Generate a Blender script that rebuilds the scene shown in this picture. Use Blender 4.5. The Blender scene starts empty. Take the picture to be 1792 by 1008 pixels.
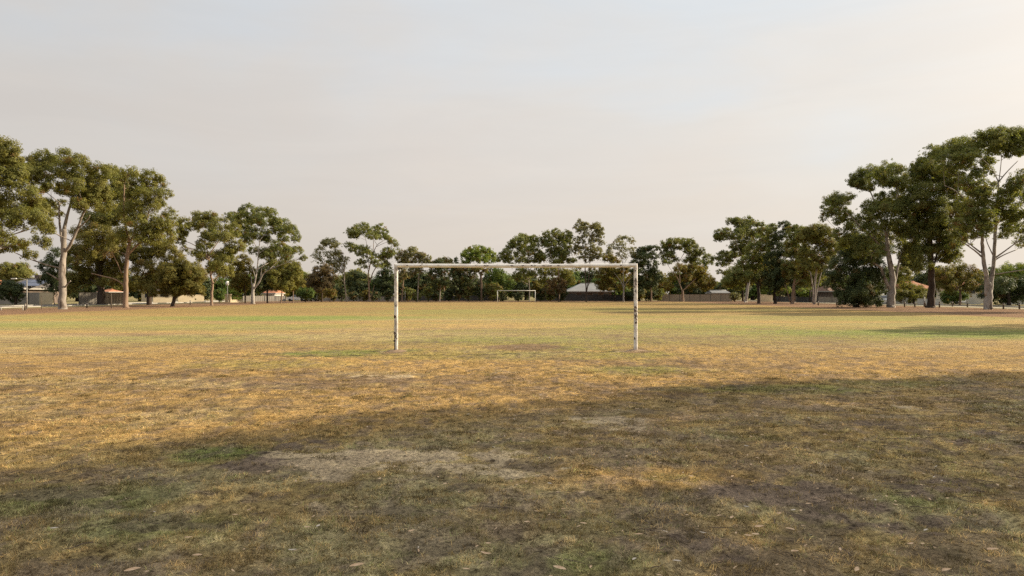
import bpy, math, random
import numpy as np
from mathutils import Vector

SC = bpy.context.scene
COL = SC.collection
PI = math.pi
F_PX, CX, HY, CAMH = 1195.0, 896.0, 514.4, 1.7      # surveyed from the photograph: focal length, centre, horizon, eye height
SUN_AZ, SUN_EL = math.radians(74), math.radians(24)
SUND = Vector((math.cos(SUN_EL) * math.sin(SUN_AZ), math.cos(SUN_EL) * math.cos(SUN_AZ), math.sin(SUN_EL)))


def depth_of(py):
    return F_PX * CAMH / (py - HY)


def W(px, py, Y):
    return ((px - CX) / F_PX * Y, Y, CAMH + (HY - py) / F_PX * Y)


def tag(o, label=None, cat=None, group=None, kind=None):
    if label: o['label'] = label
    if cat: o['category'] = cat
    if group: o['group'] = group
    if kind: o['kind'] = kind
    return o


def empty(name, loc, label, cat, group=None, rz=0.0):
    o = bpy.data.objects.new(name, None)
    COL.objects.link(o)
    o.location = loc
    o.rotation_euler.z = rz
    o.empty_display_size = 0.2
    return tag(o, label, cat, group)


def copy_tree(o, parent=None):
    c = o.copy()
    COL.objects.link(c)
    if parent is not None:
        c.parent = parent
    for ch in list(o.children):
        copy_tree(ch, c)
    return c


# ---------------------------------------------------------------- noise
def _hash(ix, iy, seed):
    h = (ix.astype(np.int64) * 374761393 + iy.astype(np.int64) * 668265263 + seed * 1442695041) & 0xFFFFFFFF
    h = ((h ^ (h >> 13)) * 1274126177) & 0xFFFFFFFF
    h = h ^ (h >> 16)
    return (h & 0xFFFFFF).astype(np.float64) / float(0xFFFFFF)


def vnoise(x, y, seed=0):
    ix, iy = np.floor(x), np.floor(y)
    fx, fy = x - ix, y - iy
    u, v = fx * fx * (3 - 2 * fx), fy * fy * (3 - 2 * fy)
    a, b = _hash(ix, iy, seed), _hash(ix + 1, iy, seed)
    c, d = _hash(ix, iy + 1, seed), _hash(ix + 1, iy + 1, seed)
    return (a + (b - a) * u) * (1 - v) + (c + (d - c) * u) * v


def fbm(x, y, seed=0, octv=4, gain=0.5):
    s, amp, tot = 0.0, 1.0, 0.0
    ca, sa = math.cos(0.6), math.sin(0.6)
    for i in range(octv):
        s = s + amp * vnoise(x, y, seed + i * 17)
        tot += amp
        amp *= gain
        x, y = (x * ca - y * sa) * 2.03 + 5.1, (x * sa + y * ca) * 2.03 + 1.7
    return s / tot


def sstep(a, b, x):
    t = np.clip((x - a) / (b - a), 0, 1)
    return t * t * (3 - 2 * t)


# ---------------------------------------------------------------- meshes
def mesh_np(name, verts, faces_n, loops, starts, cols=None, smooth=False, dom='FACE'):
    me = bpy.data.meshes.new(name)
    nv, nf = len(verts), len(starts)
    me.vertices.add(nv)
    me.vertices.foreach_set('co', np.ascontiguousarray(verts, dtype=np.float32).ravel())
    me.loops.add(len(loops))
    me.loops.foreach_set('vertex_index', np.ascontiguousarray(loops, dtype=np.int32))
    me.polygons.add(nf)
    me.polygons.foreach_set('loop_start', np.ascontiguousarray(starts, dtype=np.int32))
    if smooth:
        me.polygons.foreach_set('use_smooth', np.ones(nf, dtype=bool))
    else:
        me.polygons.foreach_set('use_smooth', np.zeros(nf, dtype=bool))
    if cols is not None:
        at = me.attributes.new('tint', 'FLOAT_COLOR', dom)
        c4 = np.ones((len(cols), 4), dtype=np.float32)
        c4[:, :cols.shape[1]] = cols
        at.data.foreach_set('color', c4.ravel())
    me.update(calc_edges=True)
    return me


def quads_mesh(name, V, cols=None, smooth=False):
    """V: (N,4,3) separate quads"""
    n = len(V)
    return mesh_np(name, V.reshape(-1, 3), n, np.arange(n * 4), np.arange(n) * 4, cols, smooth)


class MB:
    """collects boxes, tubes and faces; build() links them as ONE mesh object"""
    def __init__(self):
        self.v, self.f, self.sm = [], [], []

    def face(self, pts, smooth=False):
        i = len(self.v)
        self.v += [tuple(p) for p in pts]
        self.f.append(tuple(range(i, i + len(pts))))
        self.sm.append(smooth)
        return self

    def box(self, x0, x1, y0, y1, z0, z1, bev=0.0):
        i = len(self.v)
        self.v += [(x0, y0, z0), (x1, y0, z0), (x1, y1, z0), (x0, y1, z0), (x0, y0, z1), (x1, y0, z1), (x1, y1, z1), (x0, y1, z1)]
        for q in ((0, 3, 2, 1), (4, 5, 6, 7), (0, 1, 5, 4), (1, 2, 6, 5), (2, 3, 7, 6), (3, 0, 4, 7)):
            self.f.append(tuple(i + k for k in q))
            self.sm.append(False)
        return self

    def tube(self, pts, radii, seg=8, cap=True, closed_z=False, rough=0.0, rnd=None):
        pts = [Vector(p) for p in pts]
        n = len(pts)
        base = len(self.v)
        ref = Vector((0.31, 0.87, 0.23)).normalized()
        prev = None
        for k in range(n):
            t = (pts[min(k + 1, n - 1)] - pts[max(k - 1, 0)])
            if t.length < 1e-9: t = Vector((0, 0, 1))
            t.normalize()
            a = (prev if prev is not None else ref)
            a = a - t * a.dot(t)
            if a.length < 1e-4:
                a = t.orthogonal()
            a.normalize()
            prev = a
            b = t.cross(a)
            for s in range(seg):
                an = 2 * PI * s / seg
                r = radii[k] * (1 + (rough * (rnd.random() - 0.5) if rough else 0))
                self.v.append(tuple(pts[k] + (a * math.cos(an) + b * math.sin(an)) * r))
        for k in range(n - 1):
            for s in range(seg):
                s2 = (s + 1) % seg
                self.f.append((base + k * seg + s, base + k * seg + s2, base + (k + 1) * seg + s2, base + (k + 1) * seg + s))
                self.sm.append(True)
        if cap:
            self.f.append(tuple(base + s for s in reversed(range(seg))))
            self.f.append(tuple(base + (n - 1) * seg + s for s in range(seg)))
            self.sm += [False, False]
        return self

    def build(self, name, mat, parent=None, loc=(0, 0, 0), bevel=0.0):
        me = bpy.data.meshes.new(name)
        me.from_pydata(self.v, [], self.f)
        me.polygons.foreach_set('use_smooth', np.array(self.sm, dtype=bool))
        me.update()
        o = bpy.data.objects.new(name, me)
        COL.objects.link(o)
        me.materials.append(mat)
        o.location = loc
        if parent is not None: o.parent = parent
        if bevel:
            m = o.modifiers.new('edge', 'BEVEL')
            m.width = bevel
            m.segments = 2
        return o


def link_mesh(name, me, mat, parent=None, loc=(0, 0, 0)):
    o = bpy.data.objects.new(name, me)
    COL.objects.link(o)
    me.materials.append(mat)
    o.location = loc
    if parent is not None: o.parent = parent
    return o


def smooth_path(pts, radii, sub=4):
    P = [Vector(p) for p in pts]
    if len(P) < 3:
        out = [P[0].lerp(P[1], k / sub) for k in range(sub + 1)]
        return out, [radii[0] + (radii[1] - radii[0]) * k / sub for k in range(sub + 1)]
    out, rr = [], []
    for i in range(len(P) - 1):
        p0, p1, p2, p3 = P[max(i - 1, 0)], P[i], P[i + 1], P[min(i + 2, len(P) - 1)]
        for k in range(sub):
            t = k / sub
            out.append(0.5 * ((2 * p1) + (p2 - p0) * t + (2 * p0 - 5 * p1 + 4 * p2 - p3) * t * t + (-p0 + 3 * p1 - 3 * p2 + p3) * t ** 3))
            rr.append(radii[i] + (radii[i + 1] - radii[i]) * t)
    out.append(P[-1])
    rr.append(radii[-1])
    return out, rr


# ---------------------------------------------------------------- materials
def nmat(name):
    m = bpy.data.materials.new(name)
    m.use_nodes = True
    nt = m.node_tree
    nt.nodes.clear()
    out = nt.nodes.new('ShaderNodeOutputMaterial')
    return m, nt, out


def N(nt, typ, **kw):
    n = nt.nodes.new(typ)
    for k, v in kw.items():
        if k in n.inputs.keys():
            n.inputs[k].default_value = v
        else:
            setattr(n, k, v)
    return n


def ramp(nt, stops, interp='LINEAR'):
    r = nt.nodes.new('ShaderNodeValToRGB')
    r.color_ramp.interpolation = interp
    e = r.color_ramp.elements
    while len(e) < len(stops): e.new(0.5)
    for k, (p, c) in enumerate(stops):
        e[k].position = p
        e[k].color = (c[0], c[1], c[2], 1) if len(c) == 3 else c
    return r


def noise(nt, vec, scale, detail=4, rough=0.55, dist=0.0):
    n = nt.nodes.new('ShaderNodeTexNoise')
    n.inputs['Scale'].default_value = scale
    n.inputs['Detail'].default_value = detail
    n.inputs['Roughness'].default_value = rough
    n.inputs['Distortion'].default_value = dist
    nt.links.new(vec, n.inputs['Vector'])
    return n


def mixc(nt, fac, a, b, blend='MIX'):
    m = nt.nodes.new('ShaderNodeMix')
    m.data_type = 'RGBA'
    m.blend_type = blend
    for sock, val in ((m.inputs[0], fac), (m.inputs[6], a), (m.inputs[7], b)):
        if isinstance(val, (int, float)): sock.default_value = val
        elif isinstance(val, tuple): sock.default_value = (val[0], val[1], val[2], 1)
        else: nt.links.new(val, sock)
    return m.outputs[2]


def mat_noise(name, c1, c2, scale=3.0, rough=0.8, bump=0.0, bscale=None, stretch=(1, 1, 1), spec=0.3, detail=5, lo=0.35, hi=0.65, c3=None, s3=1.0, metal=0.0):
    m, nt, out = nmat(name)
    tc = N(nt, 'ShaderNodeTexCoord')
    mp = N(nt, 'ShaderNodeMapping')
    mp.inputs['Scale'].default_value = stretch
    nt.links.new(tc.outputs['Object'], mp.inputs['Vector'])
    n1 = noise(nt, mp.outputs[0], scale, detail)
    r = ramp(nt, [(lo, c1), (hi, c2)])
    nt.links.new(n1.outputs['Fac'], r.inputs['Fac'])
    colo = r.outputs['Color']
    if c3 is not None:
        n3 = noise(nt, mp.outputs[0], s3, 5, 0.6)
        r3 = ramp(nt, [(0.52, (0, 0, 0)), (0.62, (1, 1, 1))])
        nt.links.new(n3.outputs['Fac'], r3.inputs['Fac'])
        colo = mixc(nt, r3.outputs['Color'], colo, c3)
    b = N(nt, 'ShaderNodeBsdfPrincipled')
    nt.links.new(colo, b.inputs['Base Color'])
    b.inputs['Roughness'].default_value = rough
    b.inputs['Metallic'].default_value = metal
    b.inputs['Specular IOR Level'].default_value = spec
    if bump:
        bp = N(nt, 'ShaderNodeBump')
        bp.inputs['Strength'].default_value = bump
        nb = noise(nt, mp.outputs[0], bscale or scale * 4, 4)
        nt.links.new(nb.outputs['Fac'], bp.inputs['Height'])
        nt.links.new(bp.outputs[0], b.inputs['Normal'])
    nt.links.new(b.outputs[0], out.inputs['Surface'])
    return m


def mat_leaf(name, c_a, c_b, trans=0.4):
    """tint.r = hue mix, tint.g = value of the sprig, tint.b = dry sprigs"""
    m, nt, out = nmat(name)
    at = N(nt, 'ShaderNodeAttribute', attribute_name='tint')
    sp = N(nt, 'ShaderNodeSeparateColor')
    nt.links.new(at.outputs['Color'], sp.inputs[0])
    c = mixc(nt, sp.outputs[0], c_a, c_b)
    dry = mixc(nt, sp.outputs[2], c, (0.17, 0.10, 0.035))
    v = mixc(nt, 1.0, dry, (1, 1, 1), 'MULTIPLY')
    vm = nt.nodes[-1]
    cb = N(nt, 'ShaderNodeCombineColor')
    for i in range(3): nt.links.new(sp.outputs[1], cb.inputs[i])
    nt.links.new(cb.outputs[0], vm.inputs[7])
    d = N(nt, 'ShaderNodeBsdfPrincipled')
    d.inputs['Roughness'].default_value = 0.62
    d.inputs['Specular IOR Level'].default_value = 0.18
    t = N(nt, 'ShaderNodeBsdfTranslucent')
    nt.links.new(v, d.inputs['Base Color'])
    tc = mixc(nt, 1.0, v, (1.25, 1.2, 0.55), 'MULTIPLY')
    nt.links.new(tc, t.inputs['Color'])
    mx = N(nt, 'ShaderNodeMixShader')
    mx.inputs[0].default_value = trans
    nt.links.new(d.outputs[0], mx.inputs[1])
    nt.links.new(t.outputs[0], mx.inputs[2])
    nt.links.new(mx.outputs[0], out.inputs['Surface'])
    return m


M = {}
M['olive'] = mat_leaf('leaves_olive', (0.15, 0.158, 0.042), (0.205, 0.19, 0.052))
M['gum'] = mat_leaf('leaves_gum', (0.125, 0.152, 0.046), (0.195, 0.195, 0.058))
M['grey'] = mat_leaf('leaves_grey', (0.165, 0.168, 0.08), (0.215, 0.2, 0.092))
M['green'] = mat_leaf('leaves_green', (0.08, 0.13, 0.034), (0.135, 0.175, 0.042))
M['dark'] = mat_leaf('leaves_dark', (0.046, 0.066, 0.027), (0.082, 0.096, 0.034), 0.2)
M['brown'] = mat_leaf('leaves_brown', (0.12, 0.092, 0.054), (0.17, 0.13, 0.07))
M['wattle'] = mat_leaf('leaves_wattle', (0.135, 0.128, 0.032), (0.19, 0.16, 0.04))
M['bright'] = mat_leaf('leaves_bright', (0.13, 0.19, 0.038), (0.215, 0.235, 0.05))
M['bark'] = mat_noise('bark_pale', (0.17, 0.145, 0.125), (0.34, 0.295, 0.25), 1.5, 0.85, 0.5, 6, (1, 1, 0.35), c3=(0.12, 0.092, 0.072), s3=1.7)
M['bark_white'] = mat_noise('bark_white', (0.24, 0.215, 0.19), (0.40, 0.36, 0.32), 1.4, 0.8, 0.4, 6, (1, 1, 0.4), c3=(0.15, 0.125, 0.105), s3=1.5)
M['bark_tan'] = mat_noise('bark_tan', (0.15, 0.10, 0.07), (0.30, 0.21, 0.145), 0.9, 0.85, 0.4, 6, (1, 1, 0.3))
M['bark_palm'] = mat_noise('bark_palm', (0.07, 0.05, 0.036), (0.14, 0.10, 0.07), 3.0, 0.95, 0.8, 9, (1, 1, 0.5))
M['bark_dark'] = mat_noise('bark_dark', (0.035, 0.026, 0.020), (0.085, 0.060, 0.045), 2.0, 0.95, 0.8, 7, (1, 1, 0.25))
# ---------------------------------------------------------------- trees
def sprigs(clumps, size, seed, dens=1.0, dry=0.04, up=0.35, sparse=1.0, droop=0.25):
    """leaf sprigs of a crown: every clump is a domed cluster of puffs, every puff a cloud of leaf-sized faces"""
    rg = np.random.default_rng(seed)
    P, Nn, C = [], [], []
    tree_v = rg.uniform(0.9, 1.08)
    for (c, r) in clumps:
        r = np.asarray(r, float)
        rm = float((r[0] * r[1] * r[2]) ** (1 / 3))
        pr = min(max(0.33 * rm, 0.30), 1.0)
        npuff = max(6, int(4.4 * dens * (rm / pr) ** 2))
        u = rg.normal(size=(npuff * 3, 3))
        u /= np.linalg.norm(u, axis=1)[:, None]
        u = u[(u[:, 2] > -0.7) | (rg.random(len(u)) < 0.25)][:npuff]
        rad = 0.42 + 0.52 * np.sqrt(rg.random(len(u)))
        stray = rg.random(len(u)) < 0.09
        rad = np.where(stray, rg.uniform(0.95, 1.38, len(u)), rad)
        pc = np.asarray(c) + u * rad[:, None] * r
        pc[:, 2] -= np.where(stray, rg.uniform(0, 0.35, len(u)) * r[2], 0)
        pv = 0.82 + 0.36 * rg.random(len(u))
        ph = rg.random(len(u))
        pd = (rg.random(len(u)) < dry) * rg.uniform(0.4, 1.0, len(u))
        ps = pr * rg.uniform(0.6, 1.25, len(u)) * np.where(stray, 0.55, 1.0)
        nl = np.maximum(5, (2.1 * sparse * PI * ps ** 2 / (0.46 * size * size)).astype(int))
        idx = np.repeat(np.arange(len(u)), nl)
        g = rg.normal(size=(len(idx), 3))
        gl = np.linalg.norm(g, axis=1)[:, None]
        g = g / gl * (rg.random(len(idx)) ** 0.45)[:, None] * np.array([1.0, 1.0, 0.85])
        p = pc[idx] + g * ps[idx][:, None]
        n = 0.55 * u[idx] + 0.55 * g + np.array([0, 0, up]) + 0.38 * rg.normal(size=g.shape)
        n /= np.linalg.norm(n, axis=1)[:, None]
        P.append(p)
        Nn.append(n)
        C.append(np.stack([np.clip(ph[idx] + rg.normal(0, 0.18, len(idx)), 0, 1), pv[idx] * tree_v * rg.uniform(0.8, 1.2, len(idx)), pd[idx]], 1))
    P, Nn, C = np.concatenate(P), np.concatenate(Nn), np.concatenate(C)
    k = len(P)
    a = rg.normal(size=(k, 3)) + np.array([0, 0, -droop])
    a -= Nn * np.sum(a * Nn, 1)[:, None]
    a /= np.linalg.norm(a, axis=1)[:, None]
    b = np.cross(Nn, a)
    L = size * rg.uniform(0.65, 1.35, k)[:, None]
    Wd = L * rg.uniform(0.38, 0.62, k)[:, None]
    V = np.stack([P - a * L * 0.5, P + b * Wd * 0.5 + a * L * 0.06, P + a * L * 0.5, P - b * Wd * 0.5 - a * L * 0.02], 1)
    return V, C


def make_tree(name, label, cat, base, stems, clumps, leaf, bark, group=None, zone=None, seed=1, dens=1.0, dry=0.04,
              flat=0.8, thick=1.0, Y=None, size=None, sparse=1.0, limbs=True, twigs=(), sr=None, cull=None, depth_jit=0.8):
    """stems / clumps come as picture coordinates (zone = ox, oy, scale of the enlargement they were measured in), turned into metres at the tree's own distance"""
    rd = random.Random(seed)
    ox, oy, s = zone or (0, 0, 1)
    cv = lambda x, y: (ox + x / s, oy + y / s)
    Y = Y or depth_of(base[1])
    k = Y / F_PX
    bx = (base[0] - CX) * k
    size = size or max(0.165, Y * 0.0019)
    root = empty(name, (bx, Y, 0), label, cat, group)
    cl = []
    xs = [cv(c[0], c[1])[0] for c in clumps]
    rxm = [c[2] / s for c in clumps]
    x0, x1 = min(x - r for x, r in zip(xs, rxm)), max(x + r for x, r in zip(xs, rxm))
    xm, hw = (x0 + x1) / 2, max((x1 - x0) / 2, 1)
    for i, c in enumerate(clumps):
        px, py = cv(c[0], c[1])
        rx, rz = c[2] / s * k * 1.2, c[3] / s * k * 1.2
        room = math.sqrt(max(0.05, 1 - min(1, abs(px - xm) / hw) ** 2)) * hw * k * depth_jit * thick
        ry = max(0.8 * rx, min(1.15 * rx, rx))
        dy = rd.uniform(-1, 1) * max(0.0, room - ry * 0.6)
        if len(c) > 4: dy = c[4]
        yy = Y + dy
        w = W(px, py, yy)
        cl.append((np.array([w[0] - bx, dy, w[2]]), (rx * yy / Y, ry, rz * yy / Y)))
    # small connecting clumps between neighbours soften the outline of the crown
    if len(cl) > 8 and name != 'suburban_tree':
        for _ in range(int(len(cl) * 0.55)):
            i = rd.randrange(len(clumps))
            near_ = sorted(range(len(clumps)), key=lambda j: np.linalg.norm(cl[j][0] - cl[i][0]))[1:4]
            j = rd.choice(near_)
            t = rd.uniform(0.35, 0.65)
            c_ = cl[i][0] * (1 - t) + cl[j][0] * t + np.array([rd.uniform(-.3, .3), rd.uniform(-.8, .8), rd.uniform(-.3, .3)])
            f = rd.uniform(0.55, 0.85)
            cl.append((c_, tuple(f * 0.5 * (a_ + b_) for a_, b_ in zip(cl[i][1], cl[j][1]))))
    # wood
    mb = MB()
    nodes = []
    for st in stems:
        pts, r0, r1 = st[0], st[1] / s * k / 2, st[2] / s * k / 2
        n = len(pts)
        P, R = [], []
        ph = rd.uniform(0, 6.28)
        amp = rd.uniform(-0.5, 0.5) if len(st) < 4 else st[3]
        for i, (x, y) in enumerate(pts):
            px, py = cv(x, y)
            t = i / (n - 1)
            dy = amp * t * 3.0 if st is not stems[0] else math.sin(t * 2 + ph) * 0.12 * t
            w = W(px, py, Y)
            P.append((w[0] - bx, dy, w[2]))
            R.append(r0 + (r1 - r0) * t ** 0.8)
        if st is stems[0]:
            P[0] = (P[0][0], 0, -0.15)
            R[0] *= 1.35
        else:                     # start inside the stem it leaves
            best = min(nodes, key=lambda q: (q[0] - Vector(P[0])).length)
            d0 = best[0].y
            P = [(p[0], p[1] + d0, p[2]) for p in P]
        if st is stems[0] and n >= 2:
            q = Vector(P[0]).lerp(Vector(P[1]), 0.16)
            P.insert(1, tuple(q))
            R.insert(1, r0 * 0.98)
        sp, sr_ = smooth_path(P, R, 4)
        if len(sp) > 2:
            for i in range(1, len(sp) - 1):
                sp[i] = sp[i] + Vector((rd.uniform(-1, 1), rd.uniform(-1, 1), 0)) * sr_[i] * 0.16
        mb.tube(sp, sr_, 10 if st is stems[0] else 7, rough=0.14, rnd=rd)
        nodes += [(p, r) for p, r in zip(sp, sr_)]
    if limbs:
        z_lo = max(1.0, 0.25 * max(c[0][2] for c in cl))
        base_nodes = [q for q in nodes if q[0].z > z_lo] or nodes[-2:]
        live = list(base_nodes)
        order = sorted(range(len(cl)), key=lambda i: min((Vector(cl[i][0]) - q[0]).length for q in live))
        for i in order:
            c = Vector(cl[i][0])
            def cost(q):
                d = c - q[0]
                hor = math.hypot(d.x, d.y)
                return d.length + (2.5 * max(0, q[0].z - c.z + 0.35 * hor)) + (0.0 if q[1] > 0.06 else 0.8)
            q = min(live, key=cost)
            d = c - q[0]
            if d.length < 0.6: continue
            r0 = min(q[1] * 0.72, 0.020 + 0.013 * d.length)
            r0 = max(r0, 0.022)
            mid = q[0] + d * 0.5 + Vector((rd.uniform(-1, 1), rd.uniform(-1, 1), rd.uniform(-0.2, 0.6))) * 0.10 * d.length
            end = c + Vector((0, 0, cl[i][1][2] * 0.1))
            sp, rr = smooth_path([q[0], mid, end], [r0, r0 * 0.72, r0 * 0.35], 4)
            mb.tube(sp, rr, 5)
            live += [(sp[j], rr[j]) for j in (2, 4, 6)]
            for _ in range(4):                       # twigs fanning into the clump
                v = Vector((rd.uniform(-1, 1), rd.uniform(-1, 1), rd.uniform(0.0, 1.0)))
                e = c + Vector((v.x * cl[i][1][0], v.y * cl[i][1][1], v.z * cl[i][1][2])) * 0.75
                st_ = sp[rd.choice((4, 5, 6))]
                m2 = st_.lerp(e, 0.5) + Vector((0, 0, 0.06 * (e - st_).length))
                mb.tube([st_, m2, e], [r0 * 0.38, r0 * 0.26, r0 * 0.12], 4, cap=False)
    mb.build('trunk', M[bark], root)
    V, C = sprigs(cl, size, seed, dens, dry, sparse=sparse)
    if cull is not None:
        keep = cull(V.mean(1) + np.array([bx, Y, 0]))
        V, C = V[keep], C[keep]
    link_mesh('crown', quads_mesh('crown', V, C), M[leaf], root)
    return root


def blob(cx, cy, rx, ry, n, seed, rmin=0.3, rmax=0.48, lobes=0.0):
    """clumps filling a rounded outline"""
    rd = random.Random(seed)
    out = []
    for i in range(n):
        a = i * 2.399963 + rd.uniform(-0.3, 0.3)
        q = math.sqrt((i + 0.5) / n)
        r = rd.uniform(rmin, rmax)
        f = max(0.0, 1 - r * 0.92) * q
        out.append((cx + math.cos(a) * rx * f, cy + math.sin(a) * ry * f, rx * r * rd.uniform(0.9, 1.15), ry * r * rd.uniform(0.85, 1.1)))
    return out


R1, R2, R3, R4, R5, R6 = (0, 220, 2.88), (300, 340, 4.8), (530, 370, 5.6), (840, 370, 5.6), (1100, 370, 5.6), (1420, 220, 2.965)
R6B, R6C = (1420, 220, 5.93), (1606, 215, 5.93)
inv = lambda z, px, py: ((px - z[0]) * z[2], (py - z[1]) * z[2])

GW, GC, GE = 'gums on the lawn beside the grey road', 'trees closing the far end of the field', 'trees along the pale path'

# --- beside the grey road
make_tree('gum_tree', 'tall gum with only its drooping bough ends reaching in at the field edge', 'tree', (-52, 545),
          [([(-150, 936), (-140, 700), (-120, 560)], 40, 28), ([(-120, 560), (-60, 450), (20, 420)], 20, 8), ([(-120, 560), (-100, 380), (-40, 200)], 24, 8)],
          [(20, 110, 70, 50), (60, 180, 50, 50), (0, 200, 60, 60), (90, 240, 40, 50), (-60, 90, 80, 60), (-120, 180, 90, 80), (-60, 270, 80, 60),
           (130, 350, 80, 45), (60, 400, 80, 50), (190, 420, 60, 45), (130, 460, 80, 45), (200, 480, 50, 35), (30, 480, 60, 45), (-40, 400, 80, 60), (-160, 330, 90, 70),
           (30, 570, 40, 30), (-10, 610, 40, 35), (90, 600, 35, 22), (130, 590, 25, 18), (-80, 520, 70, 60)],
          'olive', 'bark', GW, R1, 11, dens=0.9)
make_tree('gum_tree', 'broad spreading gum with thick pale trunk just past the low rail', 'tree', (108, 541),
          [([(315, 925), (314, 780), (316, 690), (320, 600), (322, 520)], 38, 20),
           ([(322, 520), (330, 430), (345, 340)], 18, 8, 0.3), ([(318, 640), (360, 600), (405, 520), (440, 450), (470, 420)], 18, 8, -0.4),
           ([(318, 620), (296, 560), (275, 470), (262, 380)], 16, 7, 0.4), ([(312, 720), (240, 700), (160, 670), (100, 640)], 9, 4, -0.3),
           ([(312, 785), (285, 765), (252, 740)], 10, 5, -0.2), ([(322, 820), (345, 800), (372, 783)], 10, 5, -0.2), ([(405, 520), (470, 480), (500, 460)], 8, 4, -0.4)],
          [(160, 195, 50, 35), (220, 165, 55, 38), (300, 160, 70, 38), (385, 180, 50, 35), (150, 245, 50, 40), (235, 235, 60, 40), (330, 230, 70, 40), (420, 250, 50, 40),
           (330, 325, 42, 38), (430, 345, 60, 40), (500, 340, 55, 45), (470, 395, 80, 40), (395, 395, 40, 32), (200, 310, 45, 32), (260, 300, 40, 30), (240, 400, 40, 30),
           (230, 520, 36, 34), (205, 590, 40, 32), (150, 650, 30, 20), (110, 615, 28, 20), (510, 230, 55, 38), (490, 290, 50, 36), (280, 440, 26, 20), (380, 300, 45, 35), (180, 470, 34, 26)],
          'olive', 'bark', GW, R1, 12, dens=1.0)
make_tree('gum_tree', 'bushy gum filling in behind two pale trunks, its own trunk hidden', 'tree', (168, 533.4),
          [([(500, 903), (510, 780), (515, 640), (530, 480)], 26, 12)],
          [(560, 260, 60, 45), (620, 310, 50, 45), (590, 350, 60, 45), (560, 420, 60, 50), (520, 490, 60, 45), (600, 480, 55, 45), (640, 400, 40, 40), (470, 470, 50, 40), (560, 220, 35, 22)],
          'olive', 'bark_dark', GW, R1, 13)
make_tree('gum_tree', 'upright gum with slim pinkish trunk and open wispy crown', 'tree', (220, 538.6),
          [([(634, 917), (634, 800), (638, 720), (645, 650), (655, 590)], 26, 15),
           ([(645, 650), (680, 610), (705, 570), (720, 500), (735, 420)], 13, 6, 0.3), ([(640, 700), (625, 650), (600, 640)], 8, 4, 0.2), ([(655, 590), (640, 500), (640, 420), (650, 300)], 12, 5, -0.3),
           ([(625, 805), (590, 775), (540, 760), (490, 745)], 8, 4, -0.4), ([(615, 745), (605, 690), (595, 640)], 6, 3, -0.4), ([(655, 590), (680, 540), (680, 460)], 9, 4, 0.0)],
          [(650, 240, 45, 34), (690, 275, 36, 34), (755, 258, 50, 30), (790, 290, 38, 32), (830, 340, 36, 30), (740, 340, 50, 40), (790, 390, 40, 30), (858, 450, 34, 34), (740, 400, 52, 40), (690, 350, 34, 34),
           (660, 420, 55, 40), (740, 480, 60, 46), (690, 490, 50, 45), (815, 500, 40, 34), (840, 555, 44, 36), (780, 560, 50, 40), (720, 560, 50, 40), (640, 550, 55, 45), (650, 350, 40, 40), (600, 560, 45, 40), (870, 500, 24, 20)],
          'olive', 'bark_tan', GW, R1, 14, dens=0.95, sparse=0.85)
make_tree('evergreen_tree', 'dark leaning evergreen whose black trunk stands before the fence gap', 'tree', (177, 533.6),
          [([(510, 905), (512, 820), (505, 740), (490, 660)], 34, 20), ([(510, 830), (470, 790), (430, 760)], 12, 6, 0.2)],
          [(430, 540, 60, 45), (500, 560, 70, 55), (440, 620, 60, 50), (520, 640, 70, 55), (590, 600, 55, 50), (410, 700, 55, 45), (480, 720, 70, 50), (560, 720, 60, 50), (380, 640, 45, 40), (430, 770, 55, 30), (540, 780, 50, 30),
           (600, 680, 40, 40), (380, 780, 36, 34), (350, 830, 26, 30)],
          'wattle', 'bark_dark', GW, R1, 15, dry=0.15)
make_tree('evergreen_tree', 'very dark rounded evergreen close behind the thick pale trunk', 'tree', (88, 532.8),
          [([(260, 890), (262, 820), (258, 760)], 24, 14)],
          [(290, 660, 50, 40), (250, 720, 45, 40), (300, 740, 50, 45), (240, 780, 36, 40), (290, 810, 45, 40), (390, 830, 30, 40), (350, 700, 45, 45), (340, 780, 40, 40)],
          'dark', 'bark_dark', GW, R1, 16)
make_tree('garden_tree', 'round green garden tree rising behind the orange-tiled house', 'tree', (20, 530.6), [([(60, 920), (58, 800)], 16, 10)],
          blob(70, 745, 95, 62, 11, 5), 'olive', 'bark_dark', GW, R1, 17)
make_tree('garden_tree', 'dark shade tree hanging over the grey fence by the street pole', 'tree', (27, 534.2), [([(78, 905), (80, 850), (72, 800)], 12, 8)],
          blob(45, 815, 75, 48, 10, 6) + [(75, 870, 22, 26), (108, 860, 15, 24), (20, 860, 26, 18)], 'dark', 'bark_dark', GW, R1, 18)
make_tree('evergreen_tree', 'dark heavy tree between the wispy gum and the round wattle', 'tree', (262, 533.6),
          [([(755, 903), (750, 820), (740, 740)], 26, 16), ([(760, 770), (705, 775), (690, 780)], 6, 4), ([(715, 775), (725, 735), (735, 700)], 6, 3)],
          [(700, 640, 60, 45), (770, 630, 60, 45), (840, 620, 55, 45), (720, 720, 55, 50), (800, 720, 60, 55), (690, 800, 50, 40), (760, 810, 60, 45), (840, 790, 50, 45), (880, 660, 40, 35)],
          'wattle', 'bark_dark', GW, R1, 19, dry=0.08)
make_tree('wattle_tree', 'low round wattle with golden olive crown and two dark trunks', 'tree', (302, 536.4),
          [([(10, 945), (20, 860), (-10, 800)], 34, 20), ([(15, 900), (45, 850), (90, 800)], 24, 12)],
          blob(70, 700, 215, 170, 22, 7, 0.25, 0.4) + [(-110, 810, 60, 50), (210, 810, 60, 50)], 'wattle', 'bark_dark', GW, R2, 20)
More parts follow.
